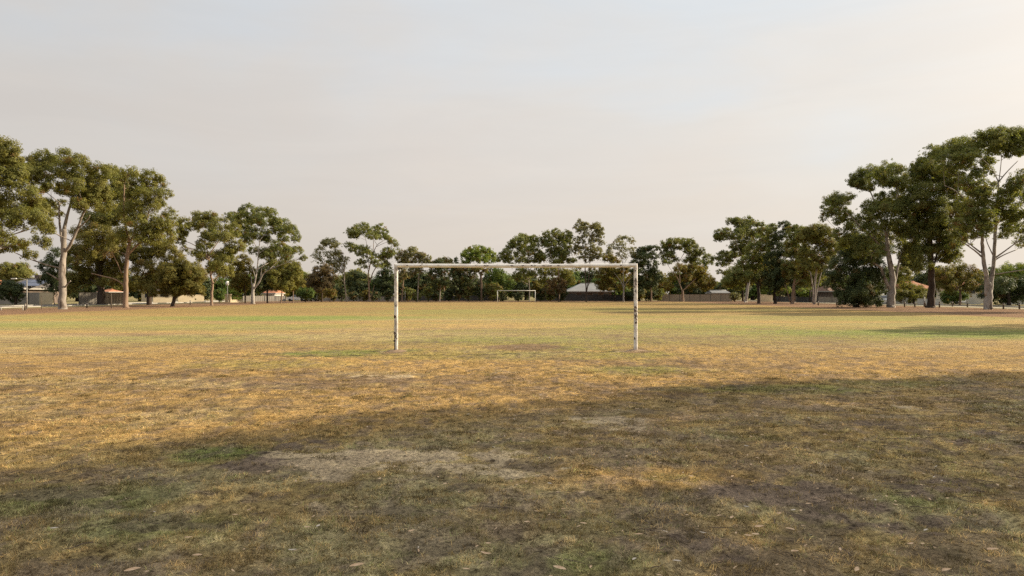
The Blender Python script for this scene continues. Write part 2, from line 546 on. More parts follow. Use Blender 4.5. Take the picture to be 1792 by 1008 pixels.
make_tree('gum_tree', 'gum with crooked reddish trunk and umbrella-shaped crown, second from the round wattle', 'tree', (369, 534.6),
          [([(338, 935), (338, 830), (345, 755), (330, 690), (320, 600), (310, 520)], 25, 13),
           ([(345, 755), (370, 730), (400, 660)], 10, 5), ([(330, 690), (350, 650), (310, 600)], 8, 5), ([(312, 530), (250, 460), (180, 415), (140, 400)], 10, 4, -0.3), ([(310, 520), (350, 440), (400, 360)], 11, 5, 0.3), ([(312, 540), (400, 480), (440, 450)], 9, 4, -0.3), ([(310, 520), (270, 380), (250, 300)], 9, 4, 0.3)],
          [(115, 245, 60, 50), (220, 200, 70, 48), (330, 195, 65, 45), (90, 320, 48, 40), (80, 390, 40, 36), (110, 450, 26, 26), (180, 270, 60, 45), (270, 260, 60, 45), (410, 270, 90, 60), (330, 340, 60, 55), (430, 370, 100, 65),
           (540, 300, 50, 60), (280, 420, 60, 45), (250, 490, 50, 50), (370, 520, 80, 40), (540, 440, 70, 60), (460, 500, 70, 50), (400, 610, 90, 55), (460, 660, 60, 50), (350, 640, 40, 40), (240, 540, 34, 26)],
          'olive', 'bark_tan', GW, R2, 21)
make_tree('gum_tree', 'large domed gum with stout white trunk forking low into splayed limbs', 'tree', (441, 531.6),
          [([(682, 920), (683, 850), (684, 790), (688, 750)], 36, 18), ([(686, 800), (740, 740), (780, 670), (835, 635)], 17, 9, -0.3), ([(684, 790), (665, 740), (660, 690)], 10, 6, 0.2), ([(684, 790), (700, 720), (715, 600), (720, 500), (730, 380)], 16, 6, 0.2),
           ([(755, 710), (765, 640), (790, 570)], 8, 4, -0.2), ([(684, 790), (690, 700), (650, 600)], 8, 4, 0.4), ([(720, 500), (800, 440), (900, 380)], 8, 4, 0.2), ([(720, 480), (680, 380), (660, 300)], 7, 3, -0.2)],
          [(510, 185, 55, 38), (560, 230, 60, 45), (640, 135, 60, 46), (735, 155, 60, 45), (825, 160, 58, 45), (690, 215, 60, 42), (780, 230, 70, 45), (870, 230, 50, 45), (950, 255, 55, 52), (1010, 300, 52, 45), (1045, 365, 38, 40), (900, 310, 55, 42), (940, 370, 50, 34),
           (640, 260, 55, 45), (720, 330, 70, 50), (640, 380, 50, 45), (820, 385, 40, 34), (900, 440, 58, 44), (850, 480, 80, 45), (800, 510, 50, 40), (1060, 470, 50, 36), (1110, 540, 28, 24), (1000, 480, 34, 30), (960, 520, 50, 40), (840, 570, 40, 34), (690, 470, 40, 36), (600, 320, 50, 50)],
          'gum', 'bark_white', GW, R2, 22)
make_tree('evergreen_tree', 'dense olive tree with thin pale trunk beyond the stout white fork', 'tree', (491.5, 530.6),
          [([(920, 915), (928, 830), (930, 740), (925, 640)], 11, 7)],
          [(880, 600, 70, 55), (960, 590, 70, 50), (1020, 630, 50, 45), (860, 680, 60, 50), (940, 680, 70, 55), (1010, 710, 55, 50), (1060, 650, 40, 40), (880, 760, 55, 45), (970, 770, 60, 40)],
          'olive', 'bark_tan', GW, R2, 23)
make_tree('evergreen_tree', 'dark tree with black trunk standing close behind the stout white fork', 'tree', (467.5, 530.2),
          [([(805, 915), (805, 840), (800, 740)], 15, 10)],
          [(780, 640, 60, 50), (830, 680, 55, 50), (760, 720, 55, 45), (820, 760, 50, 45), (740, 780, 50, 40), (860, 790, 40, 40)], 'dark', 'bark_dark', GW, R2, 24)
make_tree('evergreen_tree', 'olive tree with dark trunk between the crooked and the stout white gum', 'tree', (428.6, 530.6),
          [([(620, 915), (620, 850), (612, 760)], 14, 10)],
          [(600, 560, 60, 50), (560, 620, 60, 50), (640, 640, 55, 50), (580, 700, 60, 50), (640, 740, 55, 50), (520, 680, 50, 45), (540, 760, 50, 40), (600, 790, 50, 40)], 'wattle', 'bark_dark', GW, R2, 25)
make_tree('evergreen_tree', 'thin saplings of olive green with a straight pale stem near the domed bush', 'tree', (513, 530),
          [([(1022, 910), (1022, 820), (1020, 720)], 9, 5)], [(1040, 600, 40, 36), (1050, 680, 45, 45), (1080, 740, 40, 40), (1030, 770, 36, 36)], 'wattle', 'bark_tan', GW, R2, 26)
make_tree('shrub', 'bright green shrub beside the cream gate pillar', 'shrub', (384, 529.6), [([(400, 905), (402, 860)], 8, 6)], blob(400, 845, 60, 62, 8, 8), 'green', 'bark_dark', GW, R2, 27)
make_tree('shrub', 'vivid green garden shrub with light leaves leaning over the lit wall', 'shrub', (410, 529), [([(520, 890), (522, 840)], 8, 5)],
          [(510, 810, 40, 30), (560, 830, 34, 26), (490, 850, 30, 30), (540, 870, 44, 24), (470, 790, 24, 20)], 'bright', 'bark_dark', GW, R2, 28)
make_tree('shrub', 'domed green bush at the end of the line of white-trunked gums', 'shrub', (534, 529.2), [([(1125, 905), (1125, 860)], 10, 8)], blob(1125, 832, 82, 62, 10, 9), 'green', 'bark_dark', GW, R2, 29)
make_tree('shrub', 'ochre bush growing under the leafless-looking brown tree', 'shrub', (578, 529), [([(265, 880), (268, 830)], 8, 5)], blob(265, 800, 70, 58, 9, 10), 'wattle', 'bark_dark', GC, R3, 30, dry=0.3)

# --- far end
make_tree('gum_tree', 'thin grey-green gum with leaning pale trunk and lacy crown', 'tree', (607, 528.4),
          [([(430, 885), (418, 790), (408, 700), (405, 600), (410, 480)], 15, 8), ([(410, 705), (380, 670), (355, 650)], 6, 3), ([(407, 600), (340, 480), (290, 380)], 8, 3, 0.2), ([(408, 560), (400, 440), (380, 380)], 6, 3, -0.2)],
          [(265, 300, 75, 36), (320, 330, 50, 34), (200, 330, 40, 34), (170, 385, 45, 38), (130, 440, 48, 40), (170, 490, 40, 34), (250, 420, 55, 45), (330, 400, 45, 45), (380, 440, 36, 45), (320, 490, 50, 45), (260, 500, 45, 38), (400, 520, 36, 45), (340, 570, 50, 45), (440, 470, 22, 30)],
          'grey', 'bark', GC, R3, 41, dens=0.75, sparse=0.7)
make_tree('bare_tree', 'dull brown half-dead tree with smoky grey crown', 'tree', (563, 528.6),
          [([(185, 880), (188, 800), (195, 700)], 14, 9)],
          [(160, 580, 60, 45), (230, 560, 55, 45), (100, 650, 70, 45), (180, 650, 70, 50), (260, 640, 60, 50), (70, 710, 60, 45), (150, 720, 60, 45), (240, 720, 55, 45), (120, 770, 60, 35), (215, 770, 50, 35)], 'brown', 'bark_dark', GC, R3, 42, dry=0.1)
make_tree('gum_tree', 'tall two-tiered gum with forked pinkish trunk and flat-topped crown', 'tree', (647.5, 528.1),
          [([(655, 882), (650, 800), (645, 700), (640, 620), (660, 520)], 22, 10), ([(655, 700), (680, 610), (710, 550), (740, 480)], 12, 6, 0.2), ([(665, 845), (690, 780), (708, 725)], 7, 4, -0.3), ([(660, 520), (680, 420), (690, 330), (680, 240)], 9, 4, 0.2), ([(690, 400), (730, 330), (790, 290)], 8, 4, -0.2), ([(650, 560), (640, 470), (610, 400)], 6, 3, 0.1), ([(640, 470), (625, 330), (610, 250)], 5, 3)],
          [(485, 200, 55, 48), (545, 165, 45, 40), (600, 145, 46, 36), (640, 185, 45, 38), (700, 185, 50, 40), (755, 160, 48, 38), (800, 200, 34, 40), (560, 215, 50, 36), (680, 240, 60, 38), (760, 240, 55, 38), (500, 250, 34, 22), (830, 260, 30, 26), (880, 290, 46, 32), (915, 330, 28, 26), (932, 368, 14, 14),
           (440, 330, 40, 30), (490, 345, 50, 32), (560, 370, 65, 38), (620, 370, 50, 34), (640, 400, 36, 26), (550, 410, 40, 24), (830, 400, 55, 42), (870, 410, 45, 44), (790, 440, 50, 40), (600, 480, 46, 30), (540, 500, 36, 26), (700, 420, 30, 26), (740, 520, 45, 40), (690, 490, 34, 26), (800, 510, 50, 45), (600, 540, 34, 22)],
          'gum', 'bark_tan', GC, R3, 43, dens=0.9, sparse=0.85)
make_tree('evergreen_tree', 'low dark green thicket tree under the two-tiered gum', 'tree', (626, 526.6), [([(540, 878), (540, 800)], 14, 10)],
          [(500, 620, 50, 40), (560, 640, 55, 45), (480, 700, 50, 50), (560, 720, 60, 50), (620, 760, 50, 50), (500, 790, 55, 45), (570, 830, 60, 40), (480, 840, 50, 36)], 'dark', 'bark_dark', GC, R3, 44)
make_tree('evergreen_tree', 'black-green tree filling the space beside the rusty goal post', 'tree', (675, 526.4), [([(810, 876), (815, 800)], 14, 10)],
          [(820, 560, 50, 45), (780, 620, 50, 45), (850, 630, 50, 50), (740, 690, 50, 45), (810, 710, 55, 50), (860, 760, 45, 50), (770, 790, 55, 50), (830, 830, 50, 36), (720, 790, 45, 40), (900, 690, 40, 50)], 'dark', 'bark_dark', GC, R3, 45)
make_tree('gum_tree', 'brownish gum with flat tufted top just above the goal corner', 'tree', (704, 527.8),
          [([(972, 878), (975, 800), (985, 680), (1000, 560)], 16, 9)],
          [(970, 410, 45, 34), (1075, 372, 50, 26), (1040, 410, 50, 34), (960, 460, 50, 34), (1030, 470, 60, 36), (980, 530, 55, 40), (950, 590, 45, 45), (1000, 620, 50, 45), (940, 660, 40, 40)], 'grey', 'bark_tan', GC, R3, 46, dry=0.2)
make_tree('gum_tree', 'brownish gum with slim pale trunk, second past the rusty goal post', 'tree', (730.5, 527.9),
          [([(1123, 880), (1128, 780), (1135, 660), (1145, 560)], 13, 8), ([(1135, 640), (1160, 590), (1190, 540)], 6, 3)],
          [(1120, 420, 45, 32), (1160, 440, 45, 36), (1110, 480, 50, 36), (1180, 490, 45, 30), (1090, 540, 50, 40), (1130, 590, 45, 36), (1230, 460, 28, 36), (1215, 490, 34, 26), (1060, 600, 40, 40)], 'grey', 'bark', GC, R3, 47, dry=0.2, dens=0.85)
make_tree('evergreen_tree', 'murky dark tree with thin white stem under the crossbar', 'tree', (770, 527.9),
          [([(1340, 882), (1345, 800), (1352, 720), (1350, 620)], 12, 7)],
          [(1260, 520, 50, 36), (1330, 510, 55, 36), (1290, 580, 55, 45), (1370, 590, 55, 45), (1250, 650, 50, 50), (1330, 670, 60, 50), (1280, 740, 55, 50), (1400, 690, 50, 50)], 'dark', 'bark', GC, R3, 48, dry=0.2)
make_tree('palm_tree', 'spiky-topped palm poking just above the crossbar', 'tree', (779, 526.6), [([(1385, 870), (1385, 700), (1388, 540)], 12, 10)],
          [(1350, 480, 40, 22), (1390, 475, 24, 30), (1430, 480, 36, 24), (1320, 500, 26, 18), (1450, 505, 24, 18), (1390, 510, 40, 22)], 'olive', 'bark_tan', GC, R3, 49, dry=0.3)
make_tree('cypress_tree', 'slim dark pointed cypress beside the pale green dome', 'tree', (797.5, 526.2), [([(1498, 868), (1500, 700)], 10, 8)],
          [(1500, 450, 10, 18), (1500, 480, 20, 28), (1500, 530, 28, 36), (1500, 590, 34, 45), (1500, 660, 38, 45), (1500, 740, 40, 50)], 'dark', 'bark_dark', GC, R3, 50)
make_tree('evergreen_tree', 'greyish olive tree leaning with a bent bough below the crossbar', 'tree', (817, 527.4),
          [([(1605, 880), (1620, 760), (1660, 690), (1700, 640)], 12, 6)],
          [(1450, 560, 50, 45), (1520, 570, 55, 45), (1600, 560, 60, 45), (1680, 560, 50, 45), (1480, 640, 55, 50), (1570, 650, 60, 50), (1650, 640, 60, 50), (1480, 730, 55, 50), (1560, 740, 60, 50), (1640, 740, 60, 50), (1560, 810, 60, 36)], 'dark', 'bark', GC, R3, 51, dry=0.3)
make_tree('garden_tree', 'pale green round-topped dome of a tree behind the crossbar', 'tree', (838, 526.4), [([(-10, 876), (-8, 700)], 16, 12)],
          [(-110, 400, 50, 40), (-60, 370, 50, 36), (0, 375, 50, 36), (60, 390, 50, 36), (110, 420, 42, 40), (-150, 440, 40, 45), (-80, 450, 60, 45), (10, 460, 70, 45), (90, 470, 60, 45), (-130, 510, 50, 40), (140, 480, 30, 36)], 'bright', 'bark_dark', GC, R4, 52)
make_tree('palm_tree', 'shaggy-trunked palm a few steps from the far goal', 'tree', (842.5, 527.6), [([(14, 880), (14, 760), (10, 660), (8, 590)], 17, 22)],
          [(8, 560, 40, 20), (-30, 580, 26, 22), (45, 585, 26, 22), (10, 610, 20, 26)], 'olive', 'bark_palm', GC, R4, 53, dry=0.4, limbs=False)
make_tree('garden_tree', 'fresh green bushy tree directly behind the far goal', 'tree', (872, 526.8), [([(180, 876), (180, 780)], 16, 10)],
          [(110, 590, 60, 45), (180, 610, 60, 50), (90, 660, 55, 45), (170, 680, 65, 50), (260, 680, 60, 50), (300, 720, 45, 40), (80, 720, 50, 40), (230, 740, 60, 40)], 'green', 'bark_dark', GC, R4, 54)
make_tree('shrub', 'ochre-leaved shrub beside one upright of the far goal', 'shrub', (864, 527.4), [([(130, 880), (130, 800)], 8, 6)],
          [(90, 740, 36, 26), (140, 735, 42, 28), (180, 755, 34, 26), (120, 780, 50, 26)], 'wattle', 'bark_dark', GC, R4, 55, dry=0.5)
make_tree('gum_tree', 'wide shady gum with domed crown, its straight stem behind the far goal', 'tree', (926.5, 528.0),
          [([(484, 886), (484, 780), (480, 660), (470, 540)], 12, 8), ([(476, 600), (430, 520), (380, 440)], 7, 3), ([(476, 600), (520, 520), (560, 450)], 7, 3)],
          [(430, 255, 60, 36), (360, 290, 60, 38), (530, 265, 50, 36), (300, 340, 45, 36), (400, 340, 60, 40), (480, 320, 60, 42), (550, 320, 34, 45), (270, 400, 55, 32), (220, 430, 50, 34), (200, 475, 36, 26), (290, 450, 45, 32), (390, 420, 60, 40), (470, 400, 60, 42), (560, 400, 46, 40), (610, 440, 50, 36), (400, 480, 60, 30), (500, 480, 60, 34), (270, 490, 40, 20), (400, 600, 60, 45), (350, 640, 45, 40), (440, 660, 50, 40), (540, 590, 60, 40), (590, 480, 45, 28)],
          'gum', 'bark', GC, R4, 56)
make_tree('shrub', 'yellow-green shrub at the end of the far goal', 'shrub', (937, 527.6), [([(545, 882), (548, 800)], 8, 6)], blob(550, 745, 55, 70, 8, 12), 'wattle', 'bark_dark', GC, R4, 57)
make_tree('gum_tree', 'full green gum with lobed top between far goal and grey roof', 'tree', (977.5, 528.0),
          [([(772, 886), (775, 780), (770, 640), (765, 500)], 17, 9), ([(770, 560), (700, 470), (680, 380)], 7, 3), ([(768, 540), (820, 440), (840, 340)], 7, 3)],
          [(650, 225, 45, 34), (740, 205, 45, 36), (760, 245, 45, 34), (840, 225, 50, 38), (880, 240, 26, 36), (640, 280, 50, 36), (700, 310, 60, 40), (640, 330, 40, 30), (790, 290, 55, 40), (860, 290, 45, 34), (740, 380, 60, 36), (810, 370, 50, 36), (680, 390, 36, 30), (850, 420, 50, 36), (780, 430, 60, 36), (700, 440, 45, 30), (740, 490, 60, 30), (830, 490, 60, 32), (900, 480, 50, 24), (880, 350, 24, 24)],
          'gum', 'bark_tan', GC, R4, 58)
make_tree('shrub', 'rust-brown domed shrub in front of the full green gum', 'shrub', (973, 528.2), [([(775, 886), (772, 820)], 20, 12)],
          [(700, 690, 46, 30), (770, 680, 55, 34), (820, 710, 36, 34), (680, 740, 45, 34), (750, 740, 60, 36), (800, 770, 40, 34), (700, 790, 40, 28)], 'brown', 'bark_dark', GC, R4, 59, dry=0.4)
make_tree('garden_tree', 'olive tree screening the corner of the grey roof', 'tree', (955, 526.8), [([(640, 876), (642, 780)], 12, 8)],
          [(640, 580, 60, 45), (720, 590, 60, 45), (800, 600, 60, 45), (620, 660, 50, 50), (850, 640, 55, 40), (890, 690, 45, 36), (640, 760, 45, 50), (860, 600, 45, 36)], 'olive', 'bark_dark', GC, R4, 60)
make_tree('gum_tree', 'tallest narrow gum at the far end, twin trunk before the grey roof', 'tree', (1027, 528.2),
          [([(1042, 888), (1042, 800), (1035, 680), (1030, 560), (1030, 420)], 17, 8), ([(1045, 790), (1060, 700), (1072, 600), (1078, 480), (1080, 340)], 12, 6, 0.1), ([(1045, 760), (1080, 680), (1100, 600)], 7, 4, -0.2), ([(1030, 420), (1010, 300), (1000, 200)], 7, 3), ([(1080, 340), (1110, 260), (1140, 190)], 6, 3)],
          [(975, 85, 16, 12), (980, 130, 45, 34), (1030, 140, 45, 36), (950, 165, 36, 34), (1140, 140, 50, 38), (1120, 170, 40, 34), (1180, 180, 34, 40), (1000, 190, 50, 36), (1190, 235, 32, 34), (1130, 230, 45, 36), (1040, 230, 40, 30), (945, 270, 34, 30), (1195, 310, 32, 30), (1150, 290, 36, 28), (1090, 280, 36, 28), (1000, 300, 40, 28), (950, 320, 26, 22), (1080, 340, 50, 32), (1010, 370, 50, 32), (1150, 380, 50, 36), (1070, 400, 50, 34), (960, 400, 36, 28), (1010, 440, 45, 28), (1120, 440, 50, 32), (1185, 430, 36, 26), (1060, 470, 45, 28), (920, 380, 34, 28), (960, 560, 34, 28), (1100, 560, 34, 24)],
          'grey', 'bark_dark', GC, R4, 61, dens=0.85, sparse=0.8, dry=0.06)
make_tree('gum_tree', 'pale wispy gum with white trunk splitting into a narrow V', 'tree', (1091.5, 527.8),
          [([(1408, 886), (1408, 800), (1410, 740)], 18, 13), ([(1408, 750), (1385, 690), (1350, 640), (1320, 600)], 9, 4, 0.2), ([(1410, 750), (1440, 690), (1480, 650)], 9, 4, -0.2), ([(1410, 740), (1408, 640), (1405, 540), (1400, 420)], 9, 4, 0.1), ([(1405, 560), (1450, 420), (1475, 320)], 5, 2), ([(1404, 520), (1370, 400), (1370, 320)], 5, 2)],
          [(1385, 265, 40, 26), (1350, 300, 40, 34), (1480, 275, 36, 26), (1500, 300, 26, 24), (1280, 345, 36, 30), (1270, 380, 30, 26), (1350, 350, 34, 28), (1400, 320, 30, 26), (1410, 380, 34, 34), (1480, 370, 26, 22), (1410, 440, 36, 34), (1510, 420, 34, 30), (1350, 420, 24, 24), (1250, 430, 40, 30)],
          'grey', 'bark_white', GC, R4, 62, dens=0.75, sparse=0.7)
make_tree('evergreen_tree', 'brownish dense tree leaning over the grey roof', 'tree', (1078, 527.2), [([(1320, 880), (1322, 780)], 14, 10)],
          [(1260, 460, 55, 40), (1320, 480, 50, 40), (1230, 560, 60, 45), (1310, 580, 65, 50), (1180, 620, 55, 45), (1250, 660, 60, 45), (1360, 650, 50, 50), (1180, 700, 50, 34), (1400, 570, 45, 45), (1450, 600, 45, 50), (1460, 700, 40, 50), (1300, 740, 50, 34), (1240, 750, 45, 30), (1390, 740, 45, 40), (1180, 750, 36, 26)], 'wattle', 'bark_dark', GC, R4, 63, dry=0.25)
make_tree('evergreen_tree', 'dark green tree with lobed top just outside the white goal post', 'tree', (1139.5, 527.8),
          [([(222, 884), (222, 800), (215, 700)], 16, 10)],
          [(130, 375, 45, 32), (180, 370, 45, 30), (240, 360, 40, 26), (80, 430, 50, 40), (160, 440, 60, 40), (240, 430, 45, 40), (60, 510, 50, 45), (150, 520, 65, 45), (240, 520, 55, 45), (70, 600, 55, 50), (160, 610, 65, 50), (250, 610, 55, 50), (290, 660, 45, 45), (70, 690, 55, 50), (150, 700, 60, 50), (230, 720, 55, 45), (100, 780, 60, 40)], 'dark', 'bark_tan', GC, R5, 64)
make_tree('gum_tree', 'umbrella-shaped gum with forked trunk standing by the tan fence', 'tree', (1195, 528.1),
          [([(530, 886), (530, 830), (528, 775)], 30, 20), ([(525, 780), (495, 690), (470, 630), (440, 600)], 11, 5, 0.2), ([(535, 775), (580, 730), (620, 690), (650, 660)], 10, 5, -0.2), ([(505, 700), (505, 600), (500, 500)], 9, 4), ([(500, 520), (440, 430), (400, 370)], 6, 3), ([(500, 500), (560, 400), (590, 340)], 6, 3)],
          [(360, 320, 55, 36), (430, 295, 60, 34), (510, 290, 55, 30), (600, 295, 55, 32), (320, 370, 42, 36), (390, 370, 55, 36), (470, 350, 50, 34), (560, 350, 50, 34), (640, 350, 45, 40), (720, 375, 26, 26), (330, 430, 36, 34), (400, 430, 50, 32), (620, 410, 50, 36), (680, 420, 34, 36), (730, 405, 20, 22), (370, 490, 50, 34), (450, 470, 40, 34), (590, 480, 50, 34), (660, 490, 50, 40)],
          'gum', 'bark_tan', GC, R5, 65, dens=0.9)
make_tree('evergreen_tree', 'rusty olive tree hanging over the tan fence panels', 'tree', (1207, 526.8), [([(596, 870), (598, 780)], 9, 7)],
          [(500, 560, 60, 45), (580, 560, 60, 45), (660, 550, 60, 45), (440, 640, 55, 45), (560, 650, 60, 45), (640, 640, 60, 45), (720, 590, 50, 50), (700, 700, 60, 50), (780, 660, 50, 45), (760, 740, 55, 40), (620, 740, 55, 40), (820, 700, 40, 50), (390, 720, 45, 45)], 'wattle', 'bark_dark', GC, R5, 66, dry=0.25)
make_tree('evergreen_tree', 'dark tree whose crown tips hang between umbrella gum and spreading gum', 'tree', (1240, 526.4), [([(780, 866), (782, 780)], 10, 8)],
          [(770, 440, 40, 26), (750, 490, 40, 40), (800, 500, 30, 26), (740, 560, 40, 36)], 'gum', 'bark_dark', GC, R5, 67)

# --- along the pale path
make_tree('gum_tree', 'huge spreading gum with white trunk and cloud-like layered crown', 'tree', (1304.5, 528.8),
          [([(1145, 888), (1160, 800), (1175, 710), (1190, 620)], 34, 20), ([(1175, 720), (1120, 560), (1060, 460)], 12, 5, 0.2), ([(1190, 620), (1220, 480), (1200, 340), (1180, 200)], 12, 5), ([(1190, 620), (1120, 460), (1040, 300), (1000, 210)], 10, 4, -0.2)],
          [(900, 220, 55, 45), (880, 270, 40, 30), (950, 200, 50, 34), (1020, 95, 60, 36), (1080, 90, 45, 34), (1180, 90, 60, 42), (1220, 120, 40, 40), (1290, 130, 40, 34), (970, 255, 50, 32), (1100, 200, 80, 36), (1060, 240, 60, 34), (1180, 215, 70, 40), (1250, 220, 60, 45), (1060, 330, 70, 36), (1150, 290, 80, 40), (1000, 430, 55, 36), (930, 425, 55, 38), (850, 460, 40, 30), (900, 520, 40, 26), (960, 500, 45, 28), (890, 590, 30, 22), (960, 600, 40, 26), (1080, 400, 80, 45), (1180, 390, 70, 45)],
          'gum', 'bark_white', GE, R5, 71)
make_tree('evergreen_tree', 'broad dark-trunked tree in the shade of the huge spreading gum', 'tree', (1327.5, 531),
          [([(1277, 900), (1275, 820), (1270, 740), (1280, 640)], 36, 24), ([(1268, 750), (1240, 690), (1200, 620)], 14, 6, -0.3), ([(1275, 740), (1310, 680), (1360, 620)], 14, 6, -0.2)],
          [(1330, 190, 70, 42), (1400, 160, 50, 36), (1300, 270, 80, 45), (1380, 260, 70, 45), (1240, 340, 80, 45), (1340, 350, 80, 50), (1200, 450, 80, 50), (1300, 450, 80, 50), (1120, 520, 70, 50), (1220, 560, 80, 50), (1320, 550, 80, 50), (1060, 600, 70, 45), (1140, 640, 80, 50), (1240, 650, 80, 50), (1340, 650, 70, 45), (1000, 660, 70, 50), (1060, 710, 70, 45), (960, 700, 50, 40)],
          'gum', 'bark_dark', GE, R5, 72, dry=0.1)
make_tree('evergreen_tree', 'second dark-trunked tree on the mulch with dense low crown', 'tree', (1361, 531.2),
          [([(1438, 905), (1435, 850), (1430, 780), (1440, 700)], 34, 24), ([(1470, 880), (1480, 830), (1505, 780)], 10, 6, -0.2)],
          [(1480, 240, 60, 45), (1520, 130, 60, 30), (1560, 160, 45, 34), (1450, 330, 70, 45), (1420, 420, 80, 50), (1520, 400, 70, 55), (1400, 500, 80, 50), (1490, 510, 80, 50), (1420, 600, 80, 50), (1510, 610, 80, 50), (1390, 690, 60, 45), (1460, 700, 80, 50), (1420, 770, 60, 50), (1540, 690, 60, 40)],
          'dark', 'bark_dark', GE, R5, 73)
make_tree('gum_tree', 'multi-stemmed gum with bowed grey stems and bronze low crown', 'tree', (1386, 531.8),
          [([(1605, 908), (1610, 830), (1615, 740), (1630, 660)], 36, 18), ([(1585, 890), (1555, 800), (1520, 720)], 14, 7, -0.2), ([(1630, 880), (1640, 780), (1650, 720)], 12, 6, 0.3), ([(1615, 740), (1700, 640), (1760, 620)], 10, 5, -0.2)],
          [(1600, 180, 60, 36), (1650, 170, 55, 34), (1700, 190, 45, 34), (1620, 250, 70, 45), (1690, 250, 70, 45), (1590, 320, 70, 50), (1680, 340, 80, 50), (1600, 420, 70, 55), (1700, 430, 70, 55), (1600, 520, 75, 50), (1700, 530, 70, 55), (1580, 610, 70, 40), (1680, 620, 75, 45), (1760, 560, 60, 50), (1780, 640, 50, 40)],
          'gum', 'bark_tan', GE, R5, 74, dry=0.16)
make_tree('gum_tree', 'smaller bronze-crowned gum with bundle of pale stems before the brown roof', 'tree', (1424.5, 532.6),
          [([(14, 926), (16, 870), (20, 800), (28, 740)], 16, 9), ([(18, 920), (35, 840), (60, 760)], 9, 5, 0.2), ([(8, 920), (2, 840), (-14, 760)], 9, 5, -0.2)],
          [(20, 540, 45, 30), (70, 550, 36, 30), (110, 560, 26, 28), (10, 600, 50, 36), (80, 610, 45, 36), (-30, 570, 40, 36), (120, 640, 34, 34), (50, 670, 55, 36), (-20, 660, 45, 36), (10, 730, 50, 34), (80, 720, 40, 34), (-50, 720, 40, 34)],
          'olive', 'bark', GE, R6, 75, dry=0.16)
make_tree('shrub', 'big black-green bush reaching to the ground before the pale path', 'shrub', (1500, 537.6),
          [([(235, 935), (238, 860), (235, 780)], 30, 20)],
          [(160, 690, 50, 34), (220, 700, 55, 36), (290, 700, 55, 40), (120, 750, 45, 40), (190, 770, 60, 45), (270, 770, 60, 45), (340, 760, 45, 45), (110, 810, 40, 36), (170, 850, 55, 45), (250, 850, 60, 45), (330, 850, 45, 45), (180, 905, 40, 34), (240, 910, 50, 32), (310, 905, 45, 34), (350, 910, 20, 24)],
          'dark', 'bark_dark', GE, R6, 76)
make_tree('gum_tree', 'tall white-trunked gum with thick elbow limb next to the black-green bush', 'tree', (1560, 538),
          [([(413, 938), (415, 880), (420, 820), (415, 740), (400, 660), (393, 580)], 44, 18), ([(410, 850), (385, 810), (360, 770), (350, 740), (310, 715), (290, 700)], 22, 9, -0.3), ([(428, 840), (450, 760), (470, 700), (490, 650)], 15, 7, 0.3),
           ([(418, 780), (425, 720), (424, 690)], 9, 5), ([(400, 660), (340, 610), (280, 560)], 10, 5, -0.2), ([(393, 580), (360, 440), (320, 320)], 13, 5, 0.3), ([(393, 580), (420, 440), (440, 330)], 12, 5, -0.2), ([(340, 610), (220, 500), (140, 430)], 8, 3, -0.2)],
          [(120, 385, 52, 34), (80, 430, 28, 40), (65, 475, 16, 24), (160, 390, 36, 34), (205, 372, 26, 20), (150, 450, 26, 24), (250, 275, 46, 40), (300, 245, 50, 36), (330, 280, 40, 36), (240, 310, 30, 24), (300, 320, 26, 20), (410, 220, 50, 34), (380, 245, 38, 34), (450, 245, 50, 36), (440, 295, 50, 34), (480, 300, 44, 34), (390, 300, 36, 26),
           (380, 400, 60, 36), (310, 420, 44, 34), (420, 420, 60, 40), (370, 445, 65, 38), (190, 490, 60, 34), (230, 520, 50, 36), (330, 510, 50, 36), (300, 540, 40, 28), (450, 500, 60, 40), (500, 420, 45, 45), (210, 590, 55, 36), (260, 610, 50, 34), (400, 540, 50, 36), (500, 540, 55, 40), (170, 640, 45, 34), (440, 580, 45, 34), (340, 590, 44, 32), (520, 600, 40, 40), (470, 640, 40, 36), (330, 650, 40, 30), (250, 660, 45, 34), (520, 350, 40, 40), (530, 460, 45, 40), (150, 560, 40, 30), (280, 470, 34, 26), (300, 700, 30, 24), (440, 360, 40, 30), (510, 680, 34, 30)],
          'gum', 'bark_white', GE, R6, 77, dens=0.95)
make_tree('gum_tree', 'black-trunked gum under a heavy dark crown among white-trunked ones', 'tree', (1630, 538.6),
          [([(618, 945), (622, 860), (622, 740), (618, 640), (612, 560)], 40, 22), ([(628, 740), (650, 700), (670, 650)], 14, 7, 0.2), ([(612, 600), (590, 500), (580, 400)], 12, 5), ([(618, 600), (680, 480), (720, 380)], 12, 5, 0.2)],
          [(545, 215, 40, 34), (590, 200, 50, 40), (560, 270, 55, 45), (640, 230, 60, 45), (600, 320, 65, 45), (680, 300, 60, 45), (560, 390, 55, 45), (640, 400, 70, 45), (720, 380, 60, 45), (580, 470, 60, 45), (660, 480, 70, 45), (740, 460, 60, 45), (600, 550, 60, 40), (680, 560, 65, 40), (750, 540, 50, 40), (560, 580, 45, 34), (720, 620, 55, 36), (660, 640, 50, 30), (760, 600, 40, 30), (630, 130, 40, 25), (600, 640, 50, 34), (560, 660, 40, 40), (680, 690, 50, 34), (740, 680, 40, 34), (540, 510, 50, 45), (690, 240, 50, 40), (740, 310, 50, 40), (580, 720, 40, 40), (640, 540, 60, 40)],
          'gum', 'bark_dark', GE, R6, 78, dry=0.08)
